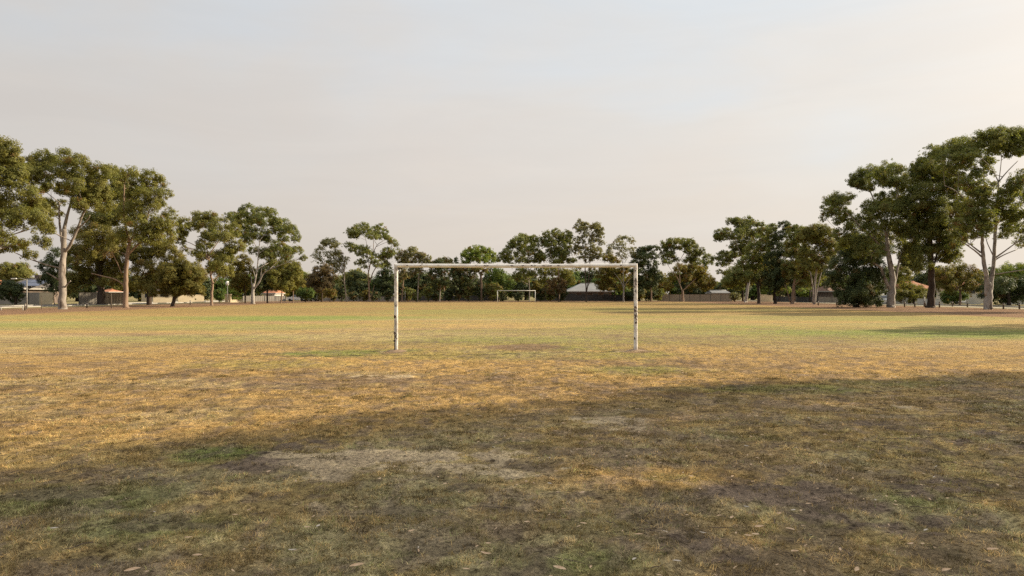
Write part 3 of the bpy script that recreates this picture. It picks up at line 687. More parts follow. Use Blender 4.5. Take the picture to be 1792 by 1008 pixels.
make_tree('gum_tree', 'tallest double-trunked white gum with high airy crown', 'tree', (1727, 541.6),
          [([(917, 950), (918, 890), (918, 850), (919, 815)], 44, 26), ([(912, 880), (905, 800), (890, 730), (875, 650), (868, 570), (850, 480)], 26, 13, -0.2), ([(925, 880), (932, 810), (946, 730), (955, 600), (965, 480), (972, 380), (980, 290)], 26, 9, 0.1),
           ([(872, 680), (830, 650), (780, 620), (745, 600)], 9, 4, -0.2), ([(868, 660), (835, 630), (815, 610)], 9, 5, 0.1), ([(950, 690), (1000, 650), (1050, 610), (1090, 590)], 9, 4, -0.2), ([(950, 700), (1010, 670), (1090, 640)], 8, 4, 0.2), ([(958, 770), (1010, 760), (1100, 745)], 7, 4, -0.3),
           ([(850, 480), (800, 400), (740, 340), (690, 310)], 10, 4, 0.2), ([(850, 480), (830, 360), (850, 260)], 9, 4, -0.2), ([(980, 290), (950, 220), (900, 160)], 6, 3, 0.1), ([(980, 290), (1030, 230), (1080, 180)], 7, 3), ([(978, 300), (985, 220), (985, 150)], 5, 3, -0.1), ([(945, 670), (920, 610), (910, 560)], 6, 3)],
          [(930, 45, 60, 28), (980, 35, 55, 26), (1050, 45, 60, 30), (1100, 55, 50, 34), (900, 80, 50, 30), (960, 90, 65, 34), (1040, 95, 65, 34), (1110, 110, 50, 40), (880, 120, 40, 22), (970, 130, 55, 24), (1050, 140, 50, 24),
           (740, 100, 46, 30), (790, 90, 50, 28), (830, 110, 45, 30), (690, 125, 45, 28), (760, 140, 60, 34), (700, 170, 55, 34), (650, 150, 40, 28), (820, 150, 55, 28),
           (870, 210, 50, 30), (840, 260, 45, 34), (910, 240, 34, 24), (790, 200, 40, 26), (1090, 270, 40, 45), (1060, 310, 40, 34), (870, 310, 45, 30), (800, 300, 36, 30),
           (860, 380, 60, 40), (930, 390, 50, 40), (1020, 340, 50, 34), (1080, 390, 50, 45), (1010, 420, 50, 40), (860, 440, 60, 36), (930, 450, 40, 36), (800, 410, 45, 40), (1060, 470, 55, 45), (840, 510, 55, 40), (900, 520, 50, 36), (780, 500, 40, 34), (1010, 500, 36, 26), (1070, 540, 45, 34), (990, 570, 30, 20), (1100, 600, 40, 30), (820, 570, 40, 26), (930, 310, 36, 24), (880, 560, 36, 26), (790, 440, 45, 36), (1040, 460, 40, 34), (980, 460, 36, 30), (900, 340, 40, 26), (830, 340, 40, 28), (1090, 340, 40, 40), (1000, 390, 34, 26), (760, 560, 36, 26), (1090, 490, 45, 40), (770, 240, 36, 28), (740, 200, 46, 30), (690, 230, 46, 34)],
          'gum', 'bark_white', GE, R6, 79, dens=0.9, sparse=0.9)
make_tree('garden_tree', 'low olive and bronze garden tree between black trunk and double white trunk', 'tree', (1680, 533.8), [([(770, 915), (772, 860), (765, 800)], 12, 8)],
          [(680, 770, 45, 40), (730, 770, 50, 40), (790, 760, 55, 36), (840, 790, 40, 40), (700, 830, 50, 36), (770, 830, 55, 40), (830, 840, 36, 34), (660, 820, 30, 34)], 'wattle', 'bark_tan', GE, R6, 80, dry=0.2)
make_tree('shrub', 'clipped dark green shrub by the parked white car', 'shrub', (1668, 533), [([(735, 905), (735, 880)], 10, 8)], blob(735, 885, 75, 38, 9, 13), 'green', 'bark_dark', GE, R6, 81)
make_tree('hedge_shrub', 'tall near-black hedge tree beside the double white trunk', 'shrub', (1766, 534.4), [([(1025, 925), (1025, 860)], 20, 14)],
          [(980, 830, 50, 45), (1040, 820, 55, 40), (1100, 830, 55, 45), (960, 890, 40, 40), (1010, 880, 55, 45), (1080, 880, 55, 34), (900, 850, 34, 50), (1140, 860, 50, 60)], 'dark', 'bark_dark', GE, R6, 82)
make_tree('garden_tree', 'yellow-green garden tree behind the near-black hedge', 'tree', (1775, 531.6), [([(1055, 920), (1055, 820)], 14, 10)],
          [(1000, 770, 45, 36), (1050, 750, 55, 34), (1110, 760, 50, 36), (1080, 790, 60, 34), (1150, 780, 50, 40)], 'bright', 'bark_dark', GE, R6, 83)
make_tree('garden_tree', 'yellowish bush tree between the elbow-limbed gum and the black trunk', 'tree', (1598, 531.8), [([(530, 915), (530, 860)], 10, 8)],
          [(470, 770, 36, 36), (490, 840, 45, 34), (540, 870, 45, 30), (460, 880, 34, 30), (500, 890, 45, 28), (580, 870, 34, 40)], 'olive', 'bark_dark', GE, R6, 84)
make_tree('shrub', 'small grey-green shrub against the end of the tan fence', 'shrub', (1287, 528.4), [([(1040, 880), (1040, 850)], 10, 8)], blob(1040, 836, 62, 42, 8, 14), 'grey', 'bark_dark', GC, R5, 85)
make_tree('garden_tree', 'yellow-lit garden tree glowing between the two dark trunks', 'tree', (1345, 527.6), [([(1370, 880), (1370, 820)], 10, 8)],
          [(1330, 770, 40, 34), (1400, 760, 45, 36), (1350, 820, 50, 30), (1420, 810, 40, 34), (1560, 770, 40, 30)], 'bright', 'bark_dark', GE, R5, 86)
make_tree('garden_tree', 'lime-green shrub behind the bowed grey stems', 'shrub', (1408, 527.8), [([(1720, 880), (1720, 830)], 10, 8)],
          [(1700, 790, 45, 36), (1750, 800, 45, 40), (1780, 770, 40, 34)], 'bright', 'bark_dark', GE, R5, 87)

make_tree('evergreen_tree', 'dark green tree filling in behind the huge spreading gum', 'tree', (1300, 527.0), [([(1120, 880), (1120, 760)], 20, 12)], blob(1100, 640, 170, 150, 15, 21, 0.28, 0.42), 'gum', 'bark_dark', GE, R5, 90, dry=0.1)
make_tree('evergreen_tree', 'dark bronze tree filling in behind the two dark-trunked trees', 'tree', (1350, 527.4), [([(1400, 880), (1400, 760)], 20, 12)], blob(1400, 600, 190, 190, 17, 22, 0.28, 0.42), 'wattle', 'bark_dark', GE, R5, 91, dry=0.15)
make_tree('evergreen_tree', 'deep green tree between the bowed stems and the black-green bush', 'tree', (1420, 529.4), [([(1780, 890), (1780, 760)], 20, 12)], blob(1760, 590, 170, 180, 15, 23, 0.28, 0.42), 'gum', 'bark_dark', GE, R5, 92, dry=0.15)
make_tree('evergreen_tree', 'tall dark tree standing behind the elbow limb of the white gum', 'tree', (1502, 531.0), [([(245, 922), (245, 780)], 20, 12)], blob(270, 640, 150, 110, 14, 24, 0.28, 0.42), 'dark', 'bark_dark', GE, R6, 93, dry=0.1)
make_tree('evergreen_tree', 'olive tree closing the gap between elbow-limbed gum and black trunk', 'tree', (1592, 531.4), [([(510, 922), (510, 800)], 16, 10)], blob(515, 700, 70, 90, 10, 25, 0.3, 0.46), 'olive', 'bark_dark', GE, R6, 94, dry=0.1)

# --- gums out of view whose long shade lies across the grass
def clear_lane(P):
    """two gaps in the big shade tree's crown that let light through to the grass"""
    keep = np.ones(len(P), bool)
    sd = np.array(SUND)
    for (gx, gy, r) in ((1.05, 6.35, 0.30), (1.6, 6.1, 0.24), (2.4, 9.4, 0.20), (5.0, 10.6, 0.26), (0.35, 10.0, 0.2)):
        d = P - np.array([gx, gy, 0.0])
        perp = d - np.outer(d @ sd, sd)
        keep &= np.linalg.norm(perp, axis=1) > r
    return keep


def shade_tree(label, bx, by, h, rad, seed, n=46, zc=0.64, rz=0.36, cull=None, dens=1.0):
    rd = random.Random(seed)
    root = empty('gum_tree', (bx, by, 0), label, 'tree', GE)
    cl = []
    for i in range(n):
        z = 1 - 2 * (i + 0.5) / n
        a = i * 2.399963
        q = math.sqrt(1 - z * z)
        f = rd.uniform(0.62, 0.8)
        r = rd.uniform(0.25, 0.34) * rad
        cl.append((np.array([math.cos(a) * q * rad * f, math.sin(a) * q * rad * f, h * zc + z * h * rz * (f + 0.06)]), (r, r, r * 0.8)))
    for i in range(14):
        cl.append((np.array([rd.uniform(-.4, .4) * rad, rd.uniform(-.4, .4) * rad, h * zc + rd.uniform(-.4, .5) * h * rz]), (rad * .3, rad * .3, rad * .24)))
    mb = MB()
    tp = [(0, 0, -0.2), (0.05, 0, 1.2), (0.2, 0.1, h * 0.3), (0.1, -0.1, h * 0.5), (0.2, 0, h * 0.8)]
    sp, rr = smooth_path(tp, [0.62, 0.45, 0.38, 0.28, 0.08], 4)
    mb.tube(sp, rr, 12, rough=0.1, rnd=rd)
    for c, r in cl:
        q = sp[rd.randint(6, 12)]
        e = Vector(c)
        if (e - q).length < 0.5: continue
        m = q.lerp(e, 0.5) + Vector((0, 0, 0.3))
        s2, r2 = smooth_path([q, m, e], [0.13, 0.08, 0.03], 3)
        mb.tube(s2, r2, 5)
    mb.build('trunk', M['bark_white'], root)
    V, C = sprigs(cl, 0.26, seed, dens, 0.04)
    if cull is not None:
        keep = cull(V.mean(1) + np.array([bx, by, 0]))
        V, C = V[keep], C[keep]
    link_mesh('crown', quads_mesh('crown', V, C), M['gum'], root)


shade_tree('great gum whose single rounded shade covers the near grass', 38.0, 15.0, 20.3, 7.6, 201, 64, cull=clear_lane, dens=1.5)
shade_tree('gum casting the middle shadow band over the field beyond the goal', 50.0, 40.0, 16.0, 4.6, 202, 24, dens=0.7)
shade_tree('gum at the mulch edge one place past the double white trunk', 56.0, 66.0, 17.0, 5.5, 203, 34)

# undergrowth along the far fence
rdu = random.Random(41)
pxu = 545.0
k_u = 0
while pxu < 1160:
    if not (985 < pxu < 1085) and not (870 < pxu < 940 and k_u % 2):
        Yu = rdu.uniform(153, 160)
        hu = rdu.uniform(2.2, 5.2)
        ku = Yu / F_PX
        top_u = HY - (hu - CAMH) / ku
        bot_u = HY + CAMH / ku
        kd = rdu.choice(['dark', 'dark', 'wattle', 'gum', 'dark'])
        lb = {'dark': 'dark leafy undergrowth shrub before the far fence', 'wattle': 'bronze undergrowth shrub before the far fence', 'gum': 'mid-green undergrowth shrub before the far fence'}[kd]
        make_tree('shrub', lb, 'shrub', (pxu, bot_u), [([(pxu, bot_u), (pxu, (top_u + bot_u) / 2)], 2.0, 1.2)], blob(pxu, (top_u * 0.52 + bot_u * 0.48), rdu.uniform(9, 15), (bot_u - top_u) * 0.47, 7, 700 + k_u, 0.34, 0.5), kd, 'bark_dark', 'undergrowth along the far fence', None, 800 + k_u, Y=Yu, dry=0.15, limbs=False)
    k_u += 1
    pxu += rdu.uniform(13, 24)
# ---------------------------------------------------------------- the field
STRAW, GOLD, OLIVE = np.array([0.358, 0.254, 0.104]), np.array([0.392, 0.254, 0.098]), np.array([0.295, 0.250, 0.136])
LUSH = np.array([0.165, 0.215, 0.055])
GREEN, BROWN, SOIL = np.array([0.165, 0.172, 0.062]), np.array([0.270, 0.185, 0.108]), np.array([0.155, 0.117, 0.088])
SAND, MULCH, VERGE = np.array([0.410, 0.325, 0.205]), np.array([0.190, 0.118, 0.073]), np.array([0.20, 0.17, 0.085])


def spot(x, y, cx, cy, rx, ry, edge=0.5, wob=0.5, sc=1.5, seed=3):
    d = np.sqrt(((x - cx) / rx) ** 2 + ((y - cy) / ry) ** 2)
    d = d + wob * (fbm(x * sc, y * sc, seed, 3) - 0.5) * 2
    return 1 - sstep(1 - edge, 1 + edge, d)


def height(x, y):
    r = np.hypot(x, y)
    f = 1 - sstep(16, 32, r)
    h = 0.050 * (fbm(x * 0.8, y * 0.8, 5, 2) - 0.5) + 0.070 * (fbm(x * 3.0, y * 3.0, 9, 3) - 0.5) + 0.036 * (fbm(x * 11, y * 11, 21, 2) - 0.5)
    return h * f


def zones(x, y):
    """what grows where: returns ground colour (n,3) and grass cover (n,), green share (n,)"""
    d = np.hypot(x, y)
    a = fbm(x * 0.22, y * 0.30, 31, 4)
    b = fbm(x * 0.9, y * 1.1, 47, 4)
    c = fbm(x * 3.1, y * 3.1, 61, 3)
    e = fbm(x * 0.05, y * 0.16, 77, 3)
    g2 = fbm(x * 0.45, y * 0.55, 93, 3)
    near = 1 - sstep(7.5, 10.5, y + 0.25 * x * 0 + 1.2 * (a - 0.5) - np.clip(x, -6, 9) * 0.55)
    gold = sstep(7, 9, y) * (1 - sstep(14, 26, y + 6 * (a - 0.5)))
    col = STRAW[None] + (GOLD - STRAW)[None] * np.clip(gold * 0.9 + 0.3 * (b - 0.5), 0, 1)[:, None]
    def mix(c2, f):
        nonlocal col
        f = np.clip(f, 0, 1)[:, None]
        col = col * (1 - f) + np.asarray(c2)[None] * f
    # the near turf is thinner, greyer and greener
    mix(OLIVE * 0.95, near * (0.40 + 0.65 * sstep(0.40, 0.62, b)))
    mix(BROWN, near * 0.45 * sstep(0.50, 0.66, g2))
    # broad green and olive bands across the middle and far field
    far = sstep(16, 30, y)
    mix(GREEN * 1.25 + 0.02, far * 0.62 * sstep(0.52, 0.70, e))
    mix(OLIVE * 1.3, far * 0.55 * sstep(0.50, 0.68, fbm(x * 0.03, y * 0.22, 121, 3)))
    mix(BROWN * 1.15, far * 0.45 * sstep(0.56, 0.70, fbm(x * 0.06, y * 0.45, 131, 3)))
    mix((STRAW * 0.6 + GOLD * 0.4) * 0.62, sstep(28, 70, y) * 0.85)
    mix(np.array([0.235, 0.215, 0.075]), sstep(18, 26, y) * (1 - sstep(80, 120, y)) * 0.60 * sstep(0.46, 0.60, fbm(x * 0.045 + 3.1, y * 0.10, 411, 3)))
    mix(OLIVE * 1.2, (1 - far) * 0.5 * sstep(0.54, 0.68, a) * sstep(0.4, 0.6, b))
    G = np.zeros_like(x)
    S = np.zeros_like(x)
    B = np.zeros_like(x)
    D = np.zeros_like(x)
    for (cx, cy, rx, ry, w) in ((-3.15, 7.25, 0.55, 0.35, 0.9), (-4.9, 19.6, 1.7, 1.0, 0.8), (-3.6, 20.4, 1.2, .7, .55), (-15.5, 47.5, 7.5, 5.0, 0.9), (-14, 35, 7, 3.5, 0.5), (-26, 38, 9, 5, .5), (-4, 62, 9, 7, .4), (22, 47, 8, 5, .35),
                                (18.5, 29.0, 7.5, 3.4, 0.85), (8.5, 36, 5, 3, 0.6), (0.2, 25.0, 4.0, 2.0, 0.35), (1.6, 21.6, 1.6, 0.8, 0.5), (3.0, 19.0, 1.6, 1.3, 0.5), (2.7, 15.2, 1.2, 1.0, 0.5), (-0.9, 19.0, 2.5, 1.5, 0.35), (-13, 26, 5, 2, .4), (-6, 16.5, 2.0, 1.0, .35),
                                (4.6, 12.3, 1.6, 0.5, 0.6), (0.55, 4.35, .3, .2, .5), (3.4, 5.6, .3, .2, .5), (7.4, 13, 1.2, .5, .4), (-2.6, 5.0, .6, .3, .5), (-4, 5.6, 1, .4, .45)):
        G = np.maximum(G, w * spot(x, y, cx, cy, rx, ry, 0.6, 0.55, 1.6 / max(1.0, ry), 7))
    G = np.maximum(G, near * 0.14 * sstep(0.58, 0.68, fbm(x * 1.4, y * 1.6, 151, 3)))
    for (cx, cy, rx, ry, w) in ((-1.15, 6.95, 1.35, 0.55, 0.95), (0.10, 6.55, 0.55, 0.28, 0.9), (1.45, 9.0, 0.65, 0.45, 0.8), (-2.4, 13.9, 0.65, 0.45, 0.75), (-0.4, 14.5, .5, .3, .4), (-1.6, 5.5, 0.45, 0.2, 0.5), (6.3, 10.4, .8, .35, .5), (3.4, 6.65, .4, .25, .55),
                                (3.75, 20.3, 0.9, 0.35, 0.7), (-3.5, 20.25, .6, .3, .5), (-9, 15, 1.4, .5, .3)):
        S = np.maximum(S, w * spot(x, y, cx, cy, rx, ry, 0.5, 0.9, 1.7, 11))
    for (cx, cy, rx, ry, w) in ((2.45, 5.7, 0.85, 0.62, 1.0), (1.9, 5.25, 0.5, 0.3, .7), (3.9, 6.15, 0.55, 0.3, 0.8), (3.2, 5.0, 0.7, 0.35, 0.6), (1.25, 4.55, 0.45, 0.25, 0.75), (-2.6, 6.9, 0.4, 0.45, 0.8), (-1.5, 5.35, 0.7, 0.35, 0.6), (-0.9, 4.7, .5, .2, .5), (-2.2, 7.7, .5, .35, .6),
                                (4.8, 7.6, 1.0, 0.4, .6), (-3.3, 4.6, .5, .2, .4), (5.4, 8.6, 1.2, .5, .5)):
        D = np.maximum(D, w * spot(x, y, cx, cy, rx, ry, 0.6, 0.8, 1.7, 13))
    for (cx, cy, rx, ry, w) in ((-3.8, 13.3, 3.6, 1.2, 0.75), (-6.2, 12.2, 2.2, 0.8, .6), (-10.5, 14.3, 1.6, 0.9, 0.7), (0.45, 21.9, 1.0, 0.8, 1.0), (-3.46, 20.3, 0.35, 0.3, 1.0), (3.7, 20.25, 0.55, 0.35, 1.0), (3.2, 16.2, 2.6, 1.3, .55), (0.2, 12.2, 2.5, .9, .5), (5.5, 26, 3.2, 1.6, .4), (-9, 23, 4, 1.6, .35), (11, 24, 3, 1.4, .4), (6.5, 17.5, 3, 1, .4), (-4, 10.3, 2.4, .6, .4), (-7, 9.3, 1.5, .6, .35)):
        B = np.maximum(B, w * spot(x, y, cx, cy, rx, ry, 0.75, 0.9, 1.1, 17))
    B = np.maximum(B, sstep(9, 12, y) * (1 - sstep(24, 40, y)) * 0.6 * sstep(0.56, 0.68, fbm(x * 0.8, y * 1.0, 171, 4)))
    O = 0.85 * spot(x, y, 1.0, 6.25, 1.05, 0.42, 0.6, 0.8, 1.8, 19)
    mix(GOLD * 0.92, O)
    mix(BROWN * 0.72, np.clip(B * 1.35 * sstep(0.30, 0.56, 0.5 * c + 0.5 * fbm(x * 1.9, y * 2.3, 251, 3)), 0, 0.95))
    mix(LUSH, G * 0.9)
    rag = 0.5 * fbm(x * 2.2, y * 3.4, 241, 4) + 0.5 * fbm(x * 7.0, y * 9.0, 243, 3)
    S = sstep(0.40, 0.50, 0.62 * S + 1.45 * (rag - 0.5)) * (S > 0.02)
    mouth = np.zeros_like(x)
    for (cx, cy, rx, ry) in ((0.45, 21.9, 1.1, 1.35), (-3.50, 20.1, 0.30, 0.35), (3.62, 20.1, 0.45, 0.40)):
        mouth = np.maximum(mouth, spot(x, y, cx, cy, rx, ry, 0.3, 0.35, 1.6, 23))
    B = np.maximum(B, mouth)
    mix(BROWN * 0.72, mouth * 0.95)
    mix(SAND * 1.02, S)
    D = 0.92 * sstep(0.36, 0.48, 0.62 * D + 0.95 * (fbm(x * 1.9, y * 2.4, 181, 3) * 0.5 + 0.5 * fbm(x * 8.0, y * 9.0, 183, 3) - 0.5)) * (D > 0.02)
    mix(SOIL, D)
    speck = np.maximum(sstep(0.56, 0.64, fbm(x * 6.0, y * 5.0, 271, 3)), sstep(0.57, 0.63, fbm(x * 1.7, y * 1.9, 261, 3)) * (0.25 + 0.75 * near)) * (1 - 0.8 * sstep(22, 60, d))
    mix(SOIL * 1.15, 0.60 * speck * (1 - 0.4 * S))
    # mulch under the trees all round the field
    wob = 2.6 * (fbm(x * 0.12, y * 0.12, 191, 3) - 0.5)
    eL = -(x + 41.5 + wob * 1.2)
    eR = x - 36.5 - wob * 1.6
    eF = (y - 145.5 - wob * 1.2) * 0.9
    em = np.maximum(np.maximum(eL, eR), eF)
    beyond = np.maximum(np.maximum(-(x + 57), x - 55.5), y - 168)
    m = sstep(-0.5, 0.8, em)
    mix(MULCH * (0.75 + 0.5 * b)[:, None].mean() + 0.0, m)
    mix(VERGE, sstep(0.0, 1.5, beyond))
    cover = np.clip(1 - 0.92 * S - 0.85 * D - 0.97 * B - 0.45 * speck, 0.04, 1) * (1 - m)
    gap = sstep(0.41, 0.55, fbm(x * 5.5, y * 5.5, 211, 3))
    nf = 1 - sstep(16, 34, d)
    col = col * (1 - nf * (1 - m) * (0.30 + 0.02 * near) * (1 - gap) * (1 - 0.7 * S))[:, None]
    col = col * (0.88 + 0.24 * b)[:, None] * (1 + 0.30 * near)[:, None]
    return col, cover, np.clip(G + 0.14 * near * sstep(0.45, 0.65, b), 0, 1), near


def axis_steps(c0, c1, step, grow, lo, hi):
    core = list(np.arange(c0, c1 + 1e-6, step))
    s, v, up = step, core[-1], []
    while v < hi:
        s *= grow
        v += s
        up.append(v)
    s, v, dn = step, core[0], []
    while v > lo:
        s *= grow
        v -= s
        dn.append(v)
    return np.array(dn[::-1] + core + up)


gx = axis_steps(-8.0, 9.0, 0.05, 1.035, -1600, 1600)
gy_a = axis_steps(3.0, 12.0, 0.045, 1.014, 2.0, 190)
gy_f = axis_steps(190, 191, 4.0, 1.12, 189, 1600)
gy_b = -axis_steps(-2.0, -1.9, 0.3, 1.14, -3, 900)[::-1]
gy = np.unique(np.round(np.concatenate([gy_b[gy_b < gy_a[0] - 0.05], gy_a, gy_f[gy_f > gy_a[-1] + 2]]), 4))
GX, GY = np.meshgrid(gx, gy)
fx, fy = GX.ravel(), GY.ravel()
gz = height(fx, fy)
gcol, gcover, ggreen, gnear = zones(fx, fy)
nx, ny = len(gx), len(gy)
ii = np.arange(nx * ny).reshape(ny, nx)
q = np.stack([ii[:-1, :-1], ii[:-1, 1:], ii[1:, 1:], ii[1:, :-1]], -1).reshape(-1)
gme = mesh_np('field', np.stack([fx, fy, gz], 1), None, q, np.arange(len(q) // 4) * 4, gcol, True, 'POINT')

gm, nt, out = nmat('turf')
at = N(nt, 'ShaderNodeAttribute', attribute_name='tint')
geo = N(nt, 'ShaderNodeNewGeometry')
p = geo.outputs['Position']
nA = noise(nt, p, 30, 6, 0.85)
nB = noise(nt, p, 12.0, 6, 0.75)
nC = noise(nt, p, 1.3, 5, 0.65)
rA = ramp(nt, [(0.36, (0.36, 0.34, 0.33)), (0.5, (1.0, 1.0, 1.0)), (0.64, (1.62, 1.58, 1.48))])
rB = ramp(nt, [(0.37, (0.40, 0.38, 0.37)), (0.46, (1.0, 1.0, 1.0)), (0.66, (1.28, 1.25, 1.20))])
rC = ramp(nt, [(0.32, (0.84, 0.85, 0.86)), (0.52, (1.0, 1.0, 1.0)), (0.70, (1.10, 1.09, 1.05))])
for n_, r_ in ((nA, rA), (nB, rB), (nC, rC)): nt.links.new(n_.outputs['Fac'], r_.inputs['Fac'])
cc = mixc(nt, 1.0, at.outputs['Color'], rA.outputs[0], 'MULTIPLY')
cc = mixc(nt, 1.0, cc, rB.outputs[0], 'MULTIPLY')
cc = mixc(nt, 1.0, cc, rC.outputs[0], 'MULTIPLY')
bs = N(nt, 'ShaderNodeBsdfPrincipled')
bs.inputs['Roughness'].default_value = 0.95
bs.inputs['Specular IOR Level'].default_value = 0.05
nt.links.new(cc, bs.inputs['Base Color'])
bp1 = N(nt, 'ShaderNodeBump')
bp1.inputs['Strength'].default_value = 0.8
bp1.inputs['Distance'].default_value = 0.03
bp2 = N(nt, 'ShaderNodeBump')
bp2.inputs['Strength'].default_value = 0.6
bp2.inputs['Distance'].default_value = 0.08
nt.links.new(nA.outputs['Fac'], bp1.inputs['Height'])
nt.links.new(nB.outputs['Fac'], bp2.inputs['Height'])
nt.links.new(bp2.outputs[0], bp1.inputs['Normal'])
nt.links.new(bp1.outputs[0], bs.inputs['Normal'])
nt.links.new(bs.outputs[0], out.inputs['Surface'])
tag(link_mesh('field', gme, gm), 'wide dry playing field with bare patches', None, None, 'structure')

# ---------------------------------------------------------------- grass
rg = np.random.default_rng(77)


def ring_points(y0, y1, dens, half=0.86):
    """random points over the part of the field in front of the eye"""
    n = int(dens * (y1 - y0) * (y0 + y1) * half)
    yy = np.sqrt(rg.uniform(y0 * y0, y1 * y1, n))
    xx = rg.uniform(-half, half, n) * yy
    return xx, yy


def blades(x, y, L, w, lean, col, bend=0.5):
    n = len(x)
    z = height(x, y) - 0.004
    az = rg.uniform(0, 2 * PI, n)
    dx, dy = np.cos(az), np.sin(az)
    wx, wy = -dy * w * 0.5, dx * w * 0.5
    l1 = lean
    l2 = np.clip(lean + bend * rg.random(n), 0, 1.5)
    h1 = 0.5 * L
    p0 = np.stack([x, y, z], 1)
    p1 = p0 + np.stack([dx * np.sin(l1) * h1, dy * np.sin(l1) * h1, np.cos(l1) * h1], 1)
    p2 = p1 + np.stack([dx * np.sin(l2) * h1, dy * np.sin(l2) * h1, np.cos(l2) * h1], 1)
    sd = np.stack([wx, wy, np.zeros(n)], 1)
    V = np.stack([p0 - sd, p0 + sd, p1 + sd * 0.8, p2, p1 - sd * 0.8], 1).reshape(-1, 3)
    b = (np.arange(n) * 5)[:, None]
    lo = (b + np.array([0, 1, 2, 4, 4, 2, 3])).ravel()
    st = (np.arange(n)[:, None] * 7 + np.array([0, 4])).ravel()
    return V, lo, st, np.repeat(col, 2, axis=0)


parts = []
for (y0, y1, dens, Lm, wm) in ((3.0, 6.0, 8000, 0.036, 0.0030), (6.0, 9.5, 3600, 0.036, 0.0042), (9.5, 15.0, 1200, 0.034, 0.0062), (15.0, 24.0, 480, 0.030, 0.0095), (24.0, 34.0, 160, 0.028, 0.014)):
    x, y = ring_points(y0, y1, dens)
    colr, cov, gr, nr = zones(x, y)
    cl = sstep(0.42, 0.52, 0.55 * fbm(x * 12.0, y * 9.5, 213, 2) + 0.45 * fbm(x * 5.5, y * 5.5, 211, 3))          # turf grows in small clumps
    keep = rg.random(len(x)) < cov * (0.10 + 0.90 * cl)
    x, y, colr, gr, nr, cl = x[keep], y[keep], colr[keep], gr[keep], nr[keep], cl[keep]
    n = len(x)
    # whole clumps share a tone: bleached straw, dull olive or dark dead thatch
    t1 = fbm(x * 7.5, y * 6.0, 301, 3) + 0.035 * rg.normal(size=n)
    t2 = fbm(x * 13.0, y * 13.0, 311, 2)
    t3 = fbm(x * 2.6, y * 2.6, 321, 3)
    pale = np.where(rg.random(n)[:, None] < 0.5, STRAW[None] * 1.2, GOLD[None] * 1.08)
    grn = np.where(rg.random(n)[:, None] < 0.72, OLIVE[None] * 1.05, LUSH[None] * 0.95)
    isg = (t1 > 0.60 - 0.34 * gr) | (rg.random(n) < 0.06 + 0.45 * gr)
    isd = (t1 < 0.40) & ~isg
    c0 = np.where(isg[:, None], grn, pale)
    c0 = np.where(isd[:, None], BROWN[None] * 0.62, c0)
    c0 = 0.68 * c0 * (1 + 0.22 * nr)[:, None] * (1 - 0.22 * sstep(13, 20, y))[:, None] + 0.32 * colr * 1.15
    c0 = c0 * ((0.42 + 1.15 * sstep(0.34, 0.66, t2)) * (0.84 + 0.32 * sstep(0.35, 0.65, t3)) * rg.uniform(0.6, 1.45, n))[:, None]
    L = Lm * rg.uniform(0.5, 1.5, n) * (0.65 + 0.55 * cl) * np.where(isg, 1.1, 1.0)
    parts.append(blades(x, y, L, wm * rg.uniform(0.7, 1.3, n), np.clip(rg.normal(1.08, 0.30, n), 0.1, 1.5), c0))
# taller tufts
tx, ty = ring_points(3.2, 15.0, 26.0)
colr, cov, gr, nr = zones(tx, ty)
k_ = rg.random(len(tx)) < np.clip(0.32 + 0.8 * gr + 0.5 * nr * fbm(tx * 0.8, ty * 0.8, 221, 2), 0, 1) * np.clip(cov + 0.15, 0, 1)
tx, ty, gr = tx[k_], ty[k_], gr[k_]
rad_t = rg.uniform(0.03, 0.12, len(tx)) * rg.uniform(0.7, 1.5, len(tx))
nb = (rg.uniform(50, 130, len(tx)) * (rad_t / 0.08) ** 1.2 * np.clip(7.0 / ty, 0.45, 1)).astype(int)
ix = np.repeat(np.arange(len(tx)), nb)
an, rr_ = rg.uniform(0, 2 * PI, len(ix)), np.sqrt(rg.random(len(ix)))
x = tx[ix] + np.cos(an) * rr_ * rad_t[ix] * 1.5
y = ty[ix] + np.sin(an) * rr_ * rad_t[ix]
tone = rg.random(len(tx))[ix][:, None]
tg = np.clip(gr + rg.uniform(-0.1, 0.5, len(tx)), 0, 1)[ix][:, None]
c0 = (STRAW * 1.0)[None] * (1 - tg) + (OLIVE * 0.8 * (1 - 0.6 * tone) + LUSH * 0.8 * 0.6 * tone) * tg
c0 = c0 * rg.uniform(0.6, 1.35, len(ix))[:, None] * rg.choice([0.38, 0.6, 0.85, 1.1, 1.3], len(tx))[ix][:, None]
parts.append(blades(x, y, rg.uniform(0.022, 0.060, len(ix)) * (1.25 - 0.6 * rr_), np.clip(0.0006 * y, 0.0026, 0.009), np.clip(rg.normal(0.55, 0.3, len(ix)) + 0.4 * rr_, 0.05, 1.4), c0))
vo = lo_ = 0
VV, LL, SS, CC = [], [], [], []
for V, lo, st, c in parts:
    VV.append(V); LL.append(lo + vo); SS.append(st + lo_); CC.append(c)
    vo += len(V); lo_ += len(lo)
grass_me = mesh_np('grass', np.concatenate(VV), None, np.concatenate(LL), np.concatenate(SS), np.concatenate(CC))
gm2, nt, out = nmat('grass_blade')
at = N(nt, 'ShaderNodeAttribute', attribute_name='tint')
df = N(nt, 'ShaderNodeBsdfDiffuse')
tr = N(nt, 'ShaderNodeBsdfTranslucent')
nt.links.new(at.outputs['Color'], df.inputs['Color'])
nt.links.new(at.outputs['Color'], tr.inputs['Color'])
mx = N(nt, 'ShaderNodeMixShader')
mx.inputs[0].default_value = 0.35
nt.links.new(df.outputs[0], mx.inputs[1])
nt.links.new(tr.outputs[0], mx.inputs[2])
nt.links.new(mx.outputs[0], out.inputs['Surface'])
tag(link_mesh('grass', grass_me, gm2), 'short dry patchy turf', None, None, 'stuff')
print('grass blades', len(grass_me.polygons) // 2)

